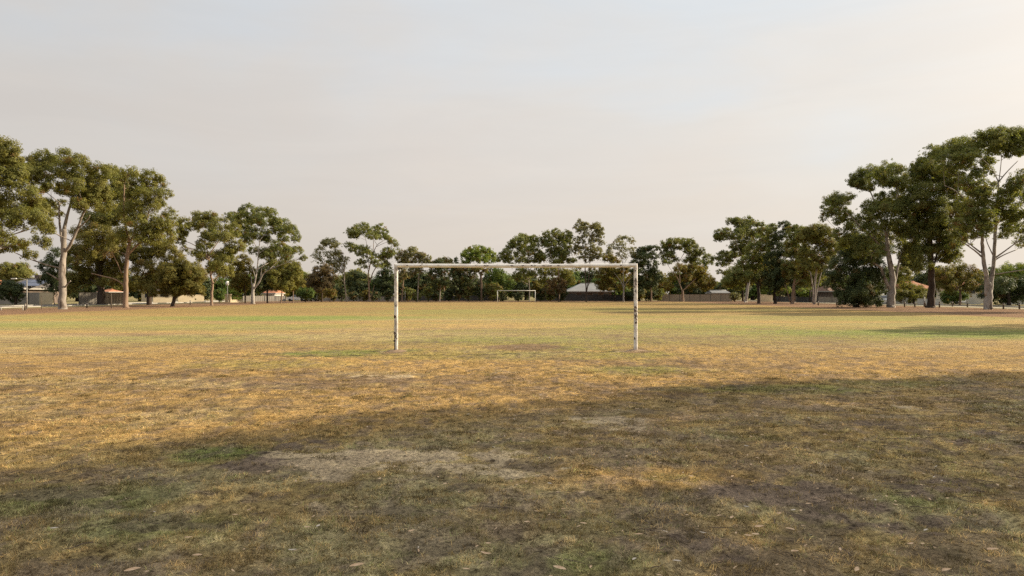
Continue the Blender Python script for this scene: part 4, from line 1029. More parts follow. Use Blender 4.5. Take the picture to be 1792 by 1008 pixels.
# ---------------------------------------------------------------- litter: dropped gum leaves, bark and twigs
M['leaf_dry'] = mat_noise('dry_leaf', (0.36, 0.23, 0.13), (0.55, 0.40, 0.26), 30, 0.7)
M['leaf_pale'] = mat_noise('bleached_leaf', (0.34, 0.29, 0.23), (0.50, 0.44, 0.37), 30, 0.7)
M['twig'] = mat_noise('twig_bark', (0.055, 0.040, 0.030), (0.16, 0.12, 0.09), 20, 0.9)


def leaf_into(mb, rd, x, y, L, wd, curl, az, lift):
    z = float(height(np.array([x]), np.array([y]))[0]) + lift
    ca, sa = math.cos(az), math.sin(az)
    rows = []
    for k in range(6):
        t = k / 5
        u = (t - 0.5) * L
        hw = wd * 0.5 * math.sin(PI * min(1, 0.06 + t * 0.94)) ** 0.8
        bowx = curl * L * 0.35 * (t - 0.5) ** 2 * 4
        zz = z + abs(curl) * L * 0.25 * abs(t - 0.5)
        px, py = x + ca * u - sa * bowx, y + sa * u + ca * bowx
        rows.append(((px - sa * hw, py + ca * hw, zz + hw * 0.5), (px + sa * hw, py - ca * hw, zz)))
    i = len(mb.v)
    for a, b in rows: mb.v += [a, b]
    for k in range(5):
        mb.f.append((i + 2 * k, i + 2 * k + 1, i + 2 * k + 3, i + 2 * k + 2))
        mb.sm.append(True)


rd = random.Random(5)
# the largest dropped leaves one can pick out, each its own object
for (px, py, L, az, nm) in ((1280, 911, 0.075, 0.9, 'd'), (1328, 926, 0.085, 0.3, 'd'), (1384, 928, 0.07, -0.7, 'd'), (512, 968, 0.06, 0.2, 'p'), (412, 905, 0.05, 0.1, 'd'), (625, 1000, 0.10, 0.5, 'd'), (232, 1000, 0.10, 0.6, 'd'), (980, 998, 0.10, -0.6, 'd'),
                        (1118, 943, 0.07, 0.1, 'd'), (1185, 992, 0.06, -0.3, 'p'), (1110, 988, 0.05, 0.8, 'p'), (1655, 1000, 0.09, 0.4, 'd'), (1735, 966, 0.10, 0.2, 'd'), (1364, 904, 0.06, 0.5, 'd'), (1555, 920, 0.06, 1.2, 'd'), (470, 829, 0.08, 1.3, 'd'),
                        (1470, 964, 0.07, 1.1, 'd'), (850, 970, 0.08, -0.4, 'd'), (1500, 1000, 0.09, 0.9, 'd'), (95, 930, 0.06, 0.2, 'p'), (720, 935, 0.06, 0.7, 'd'), (1230, 945, 0.05, -0.5, 'p'), (330, 950, 0.06, 0.3, 'd'), (1620, 930, 0.07, 0.6, 'p')):
    Y = depth_of(py)
    X = (px - CX) / F_PX * Y
    mb = MB()
    L *= 0.95
    leaf_into(mb, rd, 0.0, 0.0, L, L * rd.uniform(0.2, 0.32), rd.uniform(0.0, 0.35) * rd.choice((-1, 1)), az, 0.0)
    z0 = float(height(np.array([0.0]), np.array([0.0]))[0])
    zz = float(height(np.array([X]), np.array([Y]))[0])
    mb.v = [(a, b, c - z0) for a, b, c in mb.v]
    o = mb.build('fallen_leaf', M['leaf_dry' if nm == 'd' else 'leaf_pale'], None, (X, Y, zz + 0.030))
    if nm == 'd': tag(o, 'curled tan gum leaf dropped on the shaded grass', 'leaf', 'tan leaves dropped on the grass')
    else: tag(o, 'bleached grey-white gum leaf dropped on the shaded grass', 'leaf', 'bleached leaves dropped on the grass')
for nm, cnt, mt, lab in (('leaf_litter', 2600, 'leaf_dry', 'scattered dry leaf litter'), ('bark_litter', 260, 'leaf_pale', 'bleached chips of bark and leaf')):
    mb = MB()
    xs, ys = ring_points(3.3, 15.0, cnt / 180)
    for x, y in zip(xs, ys):
        if rd.random() > 0.25 + 0.75 * min(1.0, max(0.0, (x + 2.5) / 5 + 0.2)): continue
        L = rd.uniform(0.022, 0.062)
        leaf_into(mb, rd, x, y, L, L * rd.uniform(0.18, 0.35), rd.uniform(-.3, 0.3), rd.uniform(0, 6.28), 0.030)
    tag(mb.build(nm, M[mt]), lab, None, None, 'stuff')
mb = MB()
xs, ys = ring_points(3.4, 16.0, 2.6)
for x, y in zip(xs, ys):
    if rd.random() > min(1.0, max(0.03, (x - 0.2) / 4)) * (0.35 + 0.65 * (6.5 < y < 12)): continue
    z = float(height(np.array([x]), np.array([y]))[0]) + 0.032
    L, a, cu, w_ = rd.uniform(0.06, 0.26), rd.uniform(-0.7, 0.7), rd.uniform(-0.5, 0.5), rd.uniform(0.004, 0.011)
    i = len(mb.v)
    for k in range(7):
        t = k / 6 - 0.5
        aa = a + cu * t * 2
        cxx, cyy = x + math.cos(a) * L * t - math.sin(a) * cu * L * t * t, y + math.sin(a) * L * t + math.cos(a) * cu * L * t * t
        ww = w_ * (1 - 1.6 * abs(t))
        mb.v += [(cxx - math.sin(aa) * ww, cyy + math.cos(aa) * ww, z + 0.004), (cxx + math.sin(aa) * ww, cyy - math.cos(aa) * ww, z + 0.010)]
    for k in range(6):
        mb.f.append((i + 2 * k, i + 2 * k + 1, i + 2 * k + 3, i + 2 * k + 2))
        mb.sm.append(True)
tag(mb.build('bark_strip_litter', M['leaf_pale']), 'curled strips of shed gum bark', None, None, 'stuff')
mb = MB()
xs, ys = ring_points(3.3, 13.0, 5.0)
for x, y in zip(xs, ys):
    if rd.random() > 0.2 + 0.8 * min(1.0, max(0.0, (x + 1.5) / 5)): continue
    z = float(height(np.array([x]), np.array([y]))[0]) + 0.026
    L, a = rd.uniform(0.06, 0.26), rd.uniform(0, 6.28)
    pts = [(x + math.cos(a) * L * t + rd.uniform(-1, 1) * 0.006, y + math.sin(a) * L * t + rd.uniform(-1, 1) * 0.006, z + rd.uniform(0, 0.012)) for t in (0, 0.35, 0.7, 1)]
    r = rd.uniform(0.0018, 0.0045)
    mb.tube(pts, [r, r * 0.9, r * 0.8, r * 0.5], 4)
tag(mb.build('twig_litter', M['twig']), 'thin dry twigs scattered in the grass', None, None, 'stuff')
# ---------------------------------------------------------------- goals
def paint_mat(name, white, dirt, rust, s, lo, hi):
    m, nt, out = nmat(name)
    tc = N(nt, 'ShaderNodeTexCoord')
    mp = N(nt, 'ShaderNodeMapping')
    nt.links.new(tc.outputs['Object'], mp.inputs['Vector'])
    n1 = noise(nt, mp.outputs[0], s, 6, 0.65, 0.4)
    r1 = ramp(nt, [(lo, (0, 0, 0)), (hi, (1, 1, 1))])
    nt.links.new(n1.outputs['Fac'], r1.inputs['Fac'])
    n2 = noise(nt, mp.outputs[0], 5, 5, 0.6)
    r2 = ramp(nt, [(0.38, white), (0.62, dirt)])
    nt.links.new(n2.outputs['Fac'], r2.inputs['Fac'])
    n3 = noise(nt, mp.outputs[0], 30, 3)
    r3 = ramp(nt, [(0.4, (0.028, 0.024, 0.022)), (0.7, rust)])
    nt.links.new(n3.outputs['Fac'], r3.inputs['Fac'])
    c = mixc(nt, r1.outputs[0], r2.outputs[0], r3.outputs[0])
    b = N(nt, 'ShaderNodeBsdfPrincipled')
    b.inputs['Roughness'].default_value = 0.6
    nt.links.new(c, b.inputs['Base Color'])
    bp = N(nt, 'ShaderNodeBump')
    bp.inputs['Strength'].default_value = 0.3
    bp.inputs['Distance'].default_value = 0.01
    bp.invert = True
    nt.links.new(r1.outputs[0], bp.inputs['Height'])
    nt.links.new(bp.outputs[0], b.inputs['Normal'])
    nt.links.new(b.outputs[0], out.inputs['Surface'])
    return m


M['post_chipped'] = paint_mat('chipped_paint_post', (0.66, 0.64, 0.60), (0.36, 0.32, 0.28), (0.13, 0.085, 0.06), 6.5, 0.575, 0.61)
M['post_worn'] = paint_mat('worn_paint_post', (0.68, 0.66, 0.63), (0.40, 0.35, 0.31), (0.12, 0.09, 0.075), 7.5, 0.575, 0.615)
M['bar_paint'] = paint_mat('crossbar_paint', (0.74, 0.72, 0.68), (0.60, 0.55, 0.49), (0.16, 0.10, 0.06), 5.5, 0.635, 0.67)
M['rust'] = mat_noise('rusted_steel', (0.035, 0.026, 0.022), (0.12, 0.07, 0.045), 30, 0.9, 0.4)
M['white_paint'] = mat_noise('white_paint', (0.66, 0.65, 0.62), (0.76, 0.75, 0.72), 4, 0.5)

M['dirt'] = mat_noise('dirt', (0.15, 0.10, 0.062), (0.26, 0.18, 0.11), 18, 0.95, 0.8, 40)
M['dull_white'] = mat_noise('dull_white_paint', (0.46, 0.45, 0.43), (0.56, 0.55, 0.52), 4, 0.6)


def hgt(x, y):
    return float(height(np.array([x]), np.array([y]))[0])


gy0 = 20.4
xl, xr = (693.2 - CX) / F_PX * gy0, (1112.4 - CX) / F_PX * gy0
zt = CAMH + (HY - 464.6) / F_PX * gy0
goal = empty('football_goal', ((xl + xr) / 2, gy0, 0), 'netless goal of thick white pipe with flaking rusty paint, alone on mid field', 'goal')
cxg = (xl + xr) / 2
rp = 0.058


def mitred(mb, x, side, z0, z1, r, seg=20):
    """upright whose top is cut at 45 degrees to meet the crossbar"""
    n = 14
    base = len(mb.v)
    for k in range(n + 1):
        for s in range(seg):
            a = 2 * PI * s / seg
            ca, sa = math.cos(a), math.sin(a)
            ztop = z1 + side * ca * r
            mb.v.append((x + ca * r, sa * r, z0 + (ztop - z0) * k / n))
    for k in range(n):
        for s in range(seg):
            s2 = (s + 1) % seg
            mb.f.append((base + k * seg + s, base + k * seg + s2, base + (k + 1) * seg + s2, base + (k + 1) * seg + s))
            mb.sm.append(True)


for x, side, mt, lb in ((xl - cxg, -1, 'post_chipped', 'upright with brackets and chips down its length'), (xr - cxg, 1, 'post_worn', 'upright with a column of dark scuffs at mid height')):
    mb = MB()
    mitred(mb, x, side, -0.1, zt, rp)
    o = mb.build('goal_post', M[mt], goal)
    o['label'] = lb
    if side < 0:
        for zb, hh, dx in ((1.02, 0.10, -0.008), (0.53, 0.09, -0.010), (0.30, 0.05, -0.02)):
            b = MB()
            b.tube([(x + dx, 0, zb - hh / 2), (x + dx, 0, zb - hh * .2), (x + dx, 0, zb + hh * .2), (x + dx, 0, zb + hh / 2)], [rp * .93, rp * 1.04, rp * 1.04, rp * .93], 14)
            b.build('bracket', M['rust'], o)
        b = MB()
        b.tube([(x - rp * .62, -rp * .95, 0.02), (x - rp * .62, -rp * .95, 0.55)], [0.013, 0.011], 8)
        b.build('tie_rod', M['rust'], o)
    else:
        b = MB()
        for zb, hh in ((0.98, 0.30), (1.24, 0.14)):
            rdp = random.Random(int(zb * 100))
            for q_ in range(9):      # flaked-off paint edges: thin raised scabs of rust
                z_ = zb + rdp.uniform(-hh / 2, hh / 2)
                a0 = -PI / 2 + rdp.uniform(-1.0, 0.75)
                pts = []
                for k in range(7):
                    an = 2 * PI * k / 7
                    aa, zz = a0 + math.cos(an) * rdp.uniform(.2, .42), z_ + math.sin(an) * rdp.uniform(.015, .04)
                    pts.append((x + math.cos(aa) * (rp + .0022 + .0003 * q_), math.sin(aa) * (rp + .0022 + .0003 * q_), zz))
                b.face(pts)
        b.build('paint_scab', M['rust'], o)
# scuffed soil heaped round the feet of the uprights
for x, sd_ in ((xl, 31), (xr, 32)):
    rdp = random.Random(sd_)
    mb = MB()
    rings = [(0.05, 0.055), (0.12, 0.045), (0.20, 0.024), (0.30, -0.02)]
    for r_, z_ in rings:
        for s in range(16):
            a = 2 * PI * s / 16
            q_ = r_ * rdp.uniform(0.85, 1.2)
            mb.v.append((math.cos(a) * q_ * 1.25, math.sin(a) * q_, z_ + rdp.uniform(-.006, .006)))
    for k in range(3):
        for s in range(16):
            s2 = (s + 1) % 16
            mb.f.append((k * 16 + s, (k + 1) * 16 + s, (k + 1) * 16 + s2, k * 16 + s2))
            mb.sm.append(True)
    tag(mb.build('dirt', M['dirt'], None, (x, gy0, hgt(x, gy0))), 'scuffed dirt heaped round the foot of the goal upright', None, None, 'stuff')
# crossbar with 45 degree ends
mb = MB()
seg, n = 20, 40
for k in range(n + 1):
    for s in range(seg):
        a = 2 * PI * s / seg
        dz, dy = math.cos(a) * rp, math.sin(a) * rp
        x0, x1 = (xl - cxg) - dz, (xr - cxg) + dz
        t = k / n
        sag = -0.012 * math.sin(PI * t)
        mb.v.append((x0 + (x1 - x0) * t, dy, zt + dz + sag))
for k in range(n):
    for s in range(seg):
        s2 = (s + 1) % seg
        mb.f.append((k * seg + s, k * seg + s2, (k + 1) * seg + s2, (k + 1) * seg + s))
        mb.sm.append(True)
bar = mb.build('crossbar', M['bar_paint'], goal)
for px, w_, hh in ((767, 0.05, 0.045), (851, 0.16, 0.03), (905, 0.40, 0.05), (933, 0.16, 0.035), (957, 0.30, 0.035), (977, 0.1, 0.02), (713, 0.06, 0.02)):
    xc = (px - CX) / F_PX * gy0 - cxg
    b = MB()
    rdp = random.Random(px)
    up, dn = [], []
    m_ = 10
    for k in range(m_ + 1):
        u = -w_ / 2 + w_ * k / m_
        e = math.sin(PI * (0.08 + 0.84 * k / m_))
        up.append((u, hh * e * rdp.uniform(0.45, 0.9)))
        dn.append((u, -hh * e * rdp.uniform(0.45, 0.9)))
    sag = -0.012 * math.sin(PI * (xc - (xl - cxg)) / (xr - xl))
    def on(u, v):
        a = v / rp + 0.05
        return (xc + u, -math.cos(a) * (rp + .0022), zt + sag + math.sin(a) * (rp + .0022))
    for k in range(m_):
        b.face([on(*dn[k]), on(*dn[k + 1]), on(*up[k + 1]), on(*up[k])], True)
    b.build('paint_scab', M['rust'], bar)

yf = 130.0
xa, xb = (870.6 - CX) / F_PX * yf, (936.6 - CX) / F_PX * yf
zf = CAMH + (HY - 508.6) / F_PX * yf
fg = empty('football_goal', ((xa + xb) / 2, yf, 0), 'small-looking clean white goal at the opposite end of the field', 'goal')
for x in (xa, xb):
    MB().tube([(x - (xa + xb) / 2, 0, -0.1), (x - (xa + xb) / 2, 0, zf)], [0.062, 0.062], 12).build('goal_post', M['dull_white'], fg)
MB().tube([(xa - (xa + xb) / 2 - 0.062, 0, zf), (xb - (xa + xb) / 2 + 0.062, 0, zf)], [0.062, 0.062], 12).build('crossbar', M['dull_white'], fg)

# ---------------------------------------------------------------- roads and path
M['asphalt'] = mat_noise('old_asphalt', (0.075, 0.072, 0.070), (0.11, 0.105, 0.10), 0.6, 0.95)
M['concrete'] = mat_noise('pale_path', (0.30, 0.26, 0.21), (0.40, 0.35, 0.29), 0.8, 0.95)
M['kerb'] = mat_noise('kerb_concrete', (0.28, 0.26, 0.24), (0.36, 0.34, 0.31), 1.5, 0.9)


def strip(name, pts, width, z, mat, label, thick=0.0):
    mb = MB()
    L, Rr = [], []
    for i, p_ in enumerate(pts):
        a, b_ = Vector(pts[max(i - 1, 0)]), Vector(pts[min(i + 1, len(pts) - 1)])
        d = (b_ - a).normalized()
        nn = Vector((-d.y, d.x))
        L.append((p_[0] + nn.x * width / 2, p_[1] + nn.y * width / 2))
        Rr.append((p_[0] - nn.x * width / 2, p_[1] - nn.y * width / 2))
    for i in range(len(pts) - 1):
        mb.face([(*Rr[i], z), (*Rr[i + 1], z), (*L[i + 1], z), (*L[i], z)])
        if thick:
            mb.face([(*L[i], z - thick), (*L[i], z), (*L[i + 1], z), (*L[i + 1], z - thick)][::-1])
            mb.face([(*Rr[i], z - thick), (*Rr[i], z), (*Rr[i + 1], z), (*Rr[i + 1], z - thick)])
    return tag(mb.build(name, mat), label, None, None, 'structure')


lr = [(-66, -80), (-66, 60), (-66, 110), (-68, 160), (-70, 260)]
strip('road', lr, 7.0, 0.008, M['asphalt'], 'grey suburban road along the field')
strip('kerb', [(x + 3.6, y) for x, y in lr], 0.3, 0.13, M['kerb'], 'concrete kerb of the grey road', 0.14)
strip('kerb', [(x - 3.6, y) for x, y in lr], 0.3, 0.13, M['kerb'], 'concrete kerb on the house side of the grey road', 0.14)
rr_ = [(60, -80), (60, 60), (60, 100), (58.5, 140), (57, 175)]
strip('path', rr_, 2.6, 0.008, M['concrete'], 'pale path behind the trees')
strip('road', [(x + 7.5, y) for x, y in rr_], 7.0, 0.008, M['asphalt'], 'grey road behind the pale path')
strip('kerb', [(x + 3.8, y) for x, y in rr_], 0.3, 0.13, M['kerb'], 'concrete kerb beside the pale path', 0.14)

# ---------------------------------------------------------------- bollards, rail, poles
M['timber'] = mat_noise('weathered_timber', (0.070, 0.055, 0.042), (0.15, 0.12, 0.09), 5, 0.95, 0.4, 20, (1, 1, 0.2))
M['fascia_grey'] = mat_noise('weathered_white_pipe', (0.30, 0.28, 0.25), (0.42, 0.40, 0.36), 5, 0.7)
M['galv'] = mat_noise('galvanised', (0.20, 0.19, 0.18), (0.28, 0.27, 0.25), 6, 0.6)


def make_bollard(h, r, label):
    root = empty('bollard', (0, 0, 0), label, 'bollard', 'timber bollards along the field edge')
    MB().tube([(0, 0, -0.15), (0, 0, h * 0.9), (0, 0, h)], [r, r, r * 0.86], 12).build('post', M['timber'], root)
    MB().tube([(0, 0, h * 0.74), (0, 0, h * 0.80)], [r * 1.04, r * 1.04], 12).build('reflector_band', M['white_paint'], root)
    return root


proto = None
for px, py, lab in ((1583, 537.2, 'timber bollard just past the elbow-limbed white gum'), (1601, 537.6, 'timber bollard midway between white gum and black trunk'), (1619, 537.6, 'timber bollard hard against the black trunk'),
                    (1644, 538.3, 'timber bollard on the far side of the black trunk'), (1667, 536.4, 'timber bollard before the parked white car'), (1693, 537.6, 'timber bollard between parked white car and double trunk'),
                    (1756, 541.0, 'first timber bollard past the double white trunk'), (1784, 541.2, 'second timber bollard past the double white trunk'),
                    (152, 538.9, 'lone timber bollard between the two pale gums'), (44, 543.4, 'dark bollard at the end of the low rail'), (333, 533.8, 'timber bollard beside the round wattle'),
                    (1432, 534.4, 'timber bollard by the bundle of pale stems'), (1464, 534.8, 'timber bollard against the black-green bush')):
    o = make_bollard(0.72, 0.085, lab) if proto is None else copy_tree(proto)
    if proto is None: proto = o
    Y = depth_of(py)
    o.location = ((px - CX) / F_PX * Y, Y, 0)
    o['label'] = lab
Yr = depth_of(543.2)
rx0 = (2 - CX) / F_PX * Yr
rail = empty('barrier_rail', (rx0, Yr, 0), 'low white pipe rail at the road end, below the thick pale gum', 'barrier')
x1 = (42 - CX) / F_PX * Yr - rx0
MB().tube([(-4.5, 0, 0.44), (x1, 0, 0.44)], [0.05, 0.05], 10).build('rail', M['fascia_grey'], rail)
for x in (-4.2, 0.0, x1 - 0.12):
    MB().tube([(x, 0, -0.1), (x, 0, 0.42)], [0.045, 0.045], 10).build('post', M['fascia_grey'], rail)


def pole(name, px, py, top, r, label, cat, head=None):
    Y = depth_of(py)
    root = empty(name, ((px - CX) / F_PX * Y, Y, 0), label, cat)
    h = CAMH + (HY - top) / F_PX * Y
    MB().tube([(0, 0, -0.1), (0, 0, h)], [r, r * 0.7], 10).build('pole', M['timber' if name == 'marker_pole' and px < 200 else 'galv'], root)
    if head == 'arm':
        MB().tube([(0, 0, h - 0.05), (-0.6, -0.1, h + 0.12), (-1.1, -0.2, h + 0.1)], [0.04, 0.035, 0.03], 8).build('arm', M['galv'], root)
        MB().box(-1.6, -1.0, -0.32, -0.1, h + 0.02, h + 0.14).build('lamp_head', M['white_paint'], root, bevel=0.03)
    if head == 'globe':
        s = []
        for k in range(9):
            a = PI * k / 8
            s.append(((0, 0, h + 0.35 - 0.45 * math.cos(a)), max(0.02, 0.36 * math.sin(a))))
        MB().tube([q_[0] for q_ in s], [q_[1] for q_ in s], 14).build('lamp_globe', M['white_paint'], root)
    if head == 'sign':
        MB().box(-0.28, 0.28, -0.05, -0.03, h - 0.75, h - 0.05).build('sign_plate', M['white_paint'], root, bevel=0.01)
    return root


pole('street_lamp', 47, 540.6, 489, 0.075, 'slender grey street lamp before the solar-panelled roof', 'street lamp', 'arm')
pole('marker_pole', 72.5, 540.2, 517, 0.04, 'thin dark stake between street lamp and thick pale gum', 'pole')
pole('marker_pole', 195, 539.6, 514, 0.06, 'pale pole standing before the tan fence gap', 'pole')
pole('street_lamp', 398, 529.6, 499, 0.07, 'white globe lamp over the cream gate pillars', 'street lamp', 'globe')
pole('marker_pole', 1617.5, 536.8, 519.5, 0.10, 'white marker post beside the black trunk', 'pole')
pole('marker_pole', 709, 528.0, 509, 0.06, 'slim pale post inside the rusty goal upright', 'pole')

# ---------------------------------------------------------------- fences, walls and houses
M['fence_grey'] = mat_noise('grey_sheet_fence', (0.23, 0.205, 0.175), (0.30, 0.27, 0.23), 0.5, 0.8)
M['fence_tan'] = mat_noise('tan_sheet_fence', (0.30, 0.235, 0.165), (0.38, 0.30, 0.21), 0.5, 0.8)
M['fence_dark'] = mat_noise('dark_sheet_fence', (0.045, 0.046, 0.045), (0.070, 0.070, 0.068), 0.5, 0.8)
M['cream'] = mat_noise('cream_render', (0.52, 0.42, 0.27), (0.62, 0.51, 0.34), 0.6, 0.9)
M['white_wall'] = mat_noise('white_render', (0.46, 0.44, 0.40), (0.58, 0.56, 0.51), 0.6, 0.9)
M['brick'] = mat_noise('brown_brick', (0.11, 0.085, 0.07), (0.18, 0.135, 0.11), 1.4, 0.9)
M['roof_grey'] = mat_noise('grey_sheet_roof', (0.17, 0.168, 0.165), (0.23, 0.227, 0.222), 0.5, 0.55)
M['roof_dark'] = mat_noise('dark_tile_roof', (0.075, 0.068, 0.065), (0.13, 0.115, 0.105), 2.5, 0.8)
M['roof_red'] = mat_noise('terracotta_roof', (0.26, 0.10, 0.055), (0.38, 0.17, 0.09), 2.5, 0.85)
M['roof_brown'] = mat_noise('brown_tile_roof', (0.13, 0.075, 0.05), (0.20, 0.12, 0.08), 2.5, 0.85)
M['fascia'] = mat_noise('pale_fascia', (0.28, 0.265, 0.24), (0.36, 0.34, 0.31), 1.5, 0.6)
M['dark_glass'] = mat_noise('window_glass', (0.02, 0.022, 0.025), (0.04, 0.042, 0.046), 0.5, 0.12, spec=0.5)
M['solar'] = mat_noise('solar_panel', (0.035, 0.045, 0.085), (0.06, 0.07, 0.12), 1.0, 0.2, spec=0.6)


def fence(px0, px1, Y0, Y1, h, mat, label, cap='fence_dark', pw=2.4, name='panel_fence'):
    a = Vector(((px0 - CX) / F_PX * Y0, Y0, 0))
    b = Vector(((px1 - CX) / F_PX * Y1, Y1, 0))
    L = (b - a).length
    root = empty(name, a, label, 'fence')
    root.rotation_euler.z = math.atan2(b.y - a.y, b.x - a.x)
    n = max(1, round(L / pw))
    w = L / n
    for k in range(n):
        mb = MB()
        x0, x1 = k * w + 0.045, (k + 1) * w - 0.045
        m_ = 12
        f = [(x0 + (x1 - x0) * j / m_, (0.014 if j % 2 else -0.014)) for j in range(m_ + 1)]
        for j in range(m_):
            (xa_, ya_), (xb_, yb_) = f[j], f[j + 1]
            mb.face([(xa_, ya_, 0.02), (xb_, yb_, 0.02), (xb_, yb_, h - 0.04), (xa_, ya_, h - 0.04)])
        mb.build('panel', M[mat], root)
    for k in range(n + 1):
        MB().box(k * w - 0.04, k * w + 0.04, -0.035, 0.035, -0.1, h + 0.02).build('fence_post', M[cap], root)
    MB().box(0.04, L - 0.04, -0.03, 0.03, h - 0.038, h).build('top_rail', M[mat], root)
    return root


def house(label, px0, px1, Y, eave_py, ridge_py, depth, wall, roof, hip=0.35, over=0.6, gx0=None, windows=3, base=0.0, solar=False, chimney=False, name='house'):
    x0, x1 = (px0 - CX) / F_PX * Y, (px1 - CX) / F_PX * Y
    ze = CAMH + (HY - eave_py) / F_PX * Y
    zr = CAMH + (HY - ridge_py) / F_PX * (Y + depth / 2)
    wx = x1 - x0
    root = empty(name, ((x0 + x1) / 2, Y, 0), label, name)
    hx = wx / 2 - over
    MB().box(-hx, hx, over, depth - over, -0.1, ze - 0.02).build('wall', M[wall], root)
    mb = MB()
    hp = wx * hip
    A, B, C_, D_ = (-wx / 2, 0, ze + .12), (wx / 2, 0, ze + .12), (wx / 2, depth, ze + .12), (-wx / 2, depth, ze + .12)
    E, F_ = (-wx / 2 + hp, depth / 2, zr), (wx / 2 - hp, depth / 2, zr)
    for q_ in ((A, B, F_, E), (B, C_, F_), (C_, D_, E, F_), (D_, A, E)): mb.face(q_)
    rf = mb.build('roof', M[roof], root)
    MB().tube([(E[0], E[1], zr + .02), (F_[0], F_[1], zr + .02)], [.11, .11], 8).build('ridge_cap', M[roof], rf)
    mb = MB()
    mb.box(-wx / 2, wx / 2, -0.03, 0.03, ze - 0.1, ze + 0.115).box(-wx / 2, wx / 2, depth - .03, depth + .03, ze - 0.1, ze + 0.115)
    mb.box(-wx / 2 - .03, -wx / 2 + .03, .031, depth - .031, ze - .1, ze + .115).box(wx / 2 - .03, wx / 2 + .03, .031, depth - .031, ze - .1, ze + .115)
    mb.build('fascia', M['fascia'], root)
    for k in range(windows):
        xc = -hx + (k + 0.5) * 2 * hx / windows
        ww = min(1.8, hx / windows)
        fr = MB()
        y_ = over
        fr.box(xc - ww / 2 - .06, xc + ww / 2 + .06, y_ - .05, y_ - .003, 0.85, 0.95).box(xc - ww / 2 - .06, xc + ww / 2 + .06, y_ - .05, y_ - .003, ze - .42, ze - .34)
        fr.box(xc - ww / 2 - .06, xc - ww / 2, y_ - .05, y_ - .003, .95, ze - .42).box(xc + ww / 2, xc + ww / 2 + .06, y_ - .05, y_ - .003, .95, ze - .42)
        w_ = fr.build('window', M['fascia'], root)
        MB().box(xc - ww / 2, xc + ww / 2, y_ - .028, y_ - .003, .95, ze - .42).build('pane', M['dark_glass'], w_)
    if solar:
        sl = Vector(E) - Vector(A)
        for r_ in range(2):
            for k in range(4):
                mb = MB()
                t0, t1 = 0.2 + r_ * .34, 0.2 + r_ * .34 + .31
                u0, u1 = -wx * .05 + k * 1.12, -wx * .05 + k * 1.12 + 1.05
                P = lambda u, t: (u, depth / 2 * t, ze + .12 + (zr - ze - .12) * t + .09)
                mb.face([P(u0, t0), P(u1, t0), P(u1, t1), P(u0, t1)])
                q0 = [P(u0, t0), P(u1, t0), P(u1, t1), P(u0, t1)]
                q1 = [(a_, b_, c_ - .04) for a_, b_, c_ in q0]
                for j in range(4): mb.face([q1[j], q1[(j + 1) % 4], q0[(j + 1) % 4], q0[j]])
                mb.build('solar_panel', M['solar'], rf)
    if chimney:
        MB().box(wx * .1, wx * .1 + .9, depth * .5, depth * .5 + .7, zr - 1.0, zr + .7).build('chimney', M['brick'], rf)
    return root


def wall(label, px0, px1, Y0, Y1, h, mat, name='garden_wall', t=0.2):
    a = Vector(((px0 - CX) / F_PX * Y0, Y0, 0))
    b = Vector(((px1 - CX) / F_PX * Y1, Y1, 0))
    L = (b - a).length
    root = empty(name, a, label, 'wall')
    root.rotation_euler.z = math.atan2(b.y - a.y, b.x - a.x)
    MB().box(0, L, -t / 2, t / 2, -0.1, h - .06).build('wall_body', M[mat], root)
    MB().box(-.03, L + .03, -t / 2 - .03, t / 2 + .03, h - .06 + .002, h + .02).build('coping', M[mat], root)
    return root


# beyond the grey road
fence(-120, 78, 108, 109, 1.95, 'fence_grey', 'long grey sheet fence under the solar-panelled roof')
wall('sunlit cream garden wall at the end of the long grey fence', 70, 93, 106.5, 106.0, 1.95, 'cream')
fence(138, 174, 108, 110, 1.95, 'fence_grey', 'short grey sheet fence between pale trunk and black trunk')
fence(181, 216, 109, 110, 1.95, 'fence_tan', 'short tan sheet fence just past the black trunk')
house('grey-roofed house carrying solar panels above the long fence', -8, 40, 116, 505.5, 488, 11, 'brick', 'roof_dark', 0.3, 0.7, solar=True, chimney=True)
house('orange-tiled house half hidden by the dark shade tree', -190, -58, 113, 499, 480, 11, 'brick', 'roof_red', 0.12)
house('pinkish-roofed house peeping above the short tan fence', 168, 190, 124, 511.5, 506.5, 5, 'cream', 'roof_red', 0.3)
wall('long cream wall glowing in sun under the round wattle', 311, 357, 141, 144, 1.55, 'cream')
house('low cream house with dark openings behind the glowing cream wall', 240, 330, 152, 508, 499, 9, 'cream', 'roof_brown', 0.3)
wall('cream wall between wispy gum and round wattle', 268, 306, 132, 134, 1.1, 'cream')
for px, lb in ((396.5, 'cream gate pillar under the globe lamp'), (402.5, 'second cream gate pillar, nearer the vivid green shrub')):
    Y = 136.0
    root = empty('gate_pillar', ((px - CX) / F_PX * Y, Y, 0), lb, 'pillar', 'pair of cream gate pillars')
    MB().box(-.22, .22, -.22, .22, -.1, 1.55).build('shaft', M['cream'], root)
    MB().box(-.3, .3, -.3, .3, 1.552, 1.68).build('cap', M['cream'], root)
wall('low pale wall running on from the cream gate pillars', 405, 424, 137, 139, 0.55, 'cream')
fence(425, 500, 152, 158, 1.3, 'fence_grey', 'low grey fence behind the stout white fork')
house('small house with red roof and pale gable by the stout white gum', 458, 482, 160, 513.5, 506.5, 7, 'white_wall', 'roof_red', 0.2, 0.3, windows=1)
